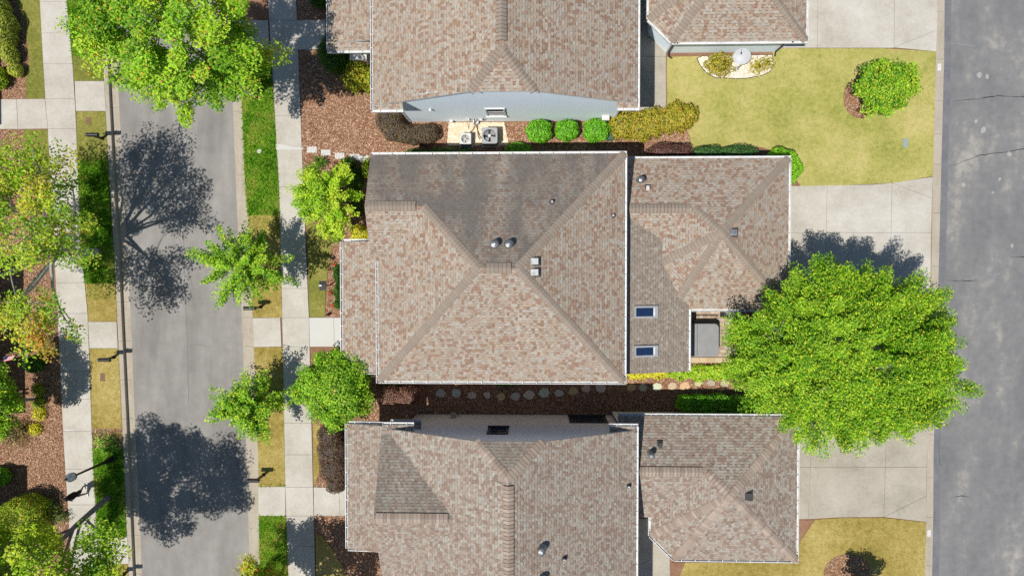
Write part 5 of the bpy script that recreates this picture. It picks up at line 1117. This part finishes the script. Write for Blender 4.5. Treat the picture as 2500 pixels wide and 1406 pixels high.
# person walking on the far sidewalk
f1, f2 = G(208,1184), G(216,1202); f1.z = f2.z = .05; hd = U(163.5,1219.5,1.62); pel = (f1+f2)/2; hip = Vector((pel.x-.03, pel.y-.0, .95)); che = Vector((hd.x*.5+hip.x*.5, hd.y*.6+hip.y*.4, 1.32))
hd = Vector((che.x-.01, che.y-.03, 1.62)); fw = Vector((.1,-1,0)).normalized(); sd = Vector((fw.y,-fw.x,0))
PE = empty('person', (pel.x,pel.y,.05), 'person in black walking on the far sidewalk below the street lamp', 'person')
def skinbody(name, segs, mat, balls=(), vox=.022):
    mb = MB()
    for pts, rad in segs:
        mb.tube(pts, rad, 10)
        for p_, r_ in zip(pts, rad): mb.ball(p_,(r_,)*3,10,6)
    for c_, r_ in balls: mb.ball(c_, r_, 12, 8)
    o = part(name, mb, mat, PE); m_ = o.modifiers.new('remesh','REMESH'); m_.mode = 'VOXEL'; m_.voxel_size = vox; m_.use_smooth_shade = True; return o
hL, hR = hip-sd*.09, hip+sd*.09; kL = hL.lerp(f1,.5)+fw*.05; kL.z = .5; kR = hR.lerp(f2,.5)+fw*.06; kR.z = .52; aL, aR = f1+Vector((0,0,.09)), f2+Vector((0,0,.1))
shL, shR = che-sd*.19+Vector((0,0,.08)), che+sd*.19+Vector((0,0,.08)); elL = shL-sd*.07-fw*.1+Vector((0,0,-.28)); elR = shR+sd*.07+fw*.06+Vector((0,0,-.28)); wrL = elL+fw*.12+Vector((0,0,-.22)); wrR = elR+fw*.2+Vector((0,0,-.14))
skinbody('body', [([hL,kL,aL],[.085,.06,.04]),([hR,kR,aR],[.085,.06,.04]),([hip,che],[.12,.12]),([shL,elL,wrL],[.05,.04,.028]),([shR,elR,wrR],[.05,.04,.028]),([che,hd-Vector((0,0,.1))],[.06,.05]),([shL,shR],[.06,.06])]
    + [([w_, w_+fw*.03-Vector((0,0,.05)), w_+fw*(.05)-Vector((0,0,.09))+sd*t],[.03,.03,.022]) for w_ in (wrL,wrR) for t in (-.015,.015)]
    + [([w_+fw*.06-Vector((0,0,.08))+sd*t, w_+fw*.075-Vector((0,0,.12+l))+sd*t, w_+fw*.065-Vector((0,0,.15+l))+sd*t],[.009,.009,.008]) for w_ in (wrL,wrR) for t, l in ((-.03,0),(-.01,.015),(.01,.012),(.03,-.005))]
    + [([w_-sd*.03-Vector((0,0,.03)), w_-sd*.05+fw*.03-Vector((0,0,.07)), w_-sd*.045+fw*.05-Vector((0,0,.1))],[.012,.011,.009]) for w_ in (wrL,wrR)],
    M['skin'], [(hd,(.078,.092,.112)),(hd+fw*.09-Vector((0,0,.015)),(.014,.02,.02)),(hd+sd*.08,(.012,.02,.03)),(hd-sd*.08,(.012,.02,.03))], .011)
skinbody('shirt', [([hip+Vector((0,0,.03)),che,che+Vector((0,0,.1))],[.17,.19,.15]),([shL,shR],[.085,.085]),([shL,shL.lerp(elL,.95)],[.078,.062]),([shR,shR.lerp(elR,.95)],[.078,.062])], M['cloth_black'])
skinbody('shorts', [([hL,hL.lerp(kL,.75)],[.125,.105]),([hR,hR.lerp(kR,.75)],[.125,.105]),([hL,hR],[.14,.14])], M['cloth_black'])
skinbody('hair', [], M['hair'], [(hd-fw*.02+Vector((0,0,.035)),(.09,.1,.1)),(hd-fw*.09+Vector((0,0,-.02)),(.06,.05,.08))], .015)
for f_ in (f1,f2): skinbody('shoe', [([f_-fw*.07+Vector((0,0,.045)),f_+fw*.05+Vector((0,0,.04)),f_+fw*.17+Vector((0,0,.03))],[.045,.048,.035])], M['shoe'], (), .012)
for s_ in (-1,1):
    mb = MB(); mb.ball(hd+fw*.088+sd*.03*s_+Vector((0,0,.012)),(.01,.01,.008),8,5); part('eye', mb, M['hair'], PE)
mb = MB(); mb.ball(hd+fw*.088-Vector((0,0,.05)),(.026,.008,.007),8,5); part('mouth', mb, plain_red, PE)

# bird feeder, spotlight, utility pedestal
b = G(807,696); BF = empty('bird_feeder', b, 'small roofed bird feeder on a post in the front bed', 'bird feeder')
mb = MB(); mb.tube([b,b+Vector((0,0,1.2))], .03, 8); part('post', mb, M['darkgrey'], BF); t = b+Vector((0,0,1.2))
mb = MB(); mb.box((t.x-.11,t.y-.12,t.z),(t.x+.11,t.y+.12,t.z+.16)); part('box', mb, M['white'], BF)
for s_ in (-1,1):
    mb = MB(); mb.obox(t+Vector((-.17,s_*.02,.26)), Vector((.34,0,0)), Vector((0,s_*.22,-.1)), Vector((0,0,.02))); part('roof_panel', mb, M['darkgrey'], BF)
mb = MB(); mb.box((t.x-.17,t.y-.035,t.z+.255),(t.x-.03,t.y+.035,t.z+.285)); part('ridge_cap', mb, M['white'], BF)
b = G(802,769); SL = empty('spotlight', b, 'small black garden spotlight at the end of the front bed', 'spotlight'); mb = MB(); mb.tube([b,b+Vector((0,0,.18))], .02, 6); part('stake', mb, M['black'], SL); mb = MB(); mb.tube([b+Vector((-.07,0,.17)),b+Vector((.09,.05,.25))], [.055,.075], 10); part('lamp_head', mb, M['black'], SL)
b = G(1488,338); UP = empty('utility_pedestal', b, 'small green utility pedestal beside the rightmost clipped shrub', 'utility box'); gm = plain('utility_green', (.05,.12,.08), .6)
mb = MB(); mb.box((b.x-.15,b.y-.15,0),(b.x+.15,b.y+.15,.3)); part('cabinet', mb, gm, UP); mb = MB(); mb.hexa([(b.x-.17,b.y-.17,.3),(b.x+.17,b.y-.17,.3),(b.x+.17,b.y+.17,.3),(b.x-.17,b.y+.17,.3),(b.x-.12,b.y-.12,.36),(b.x+.12,b.y-.12,.36),(b.x+.12,b.y+.12,.36),(b.x-.12,b.y+.12,.36)]); part('lid', mb, gm, UP)
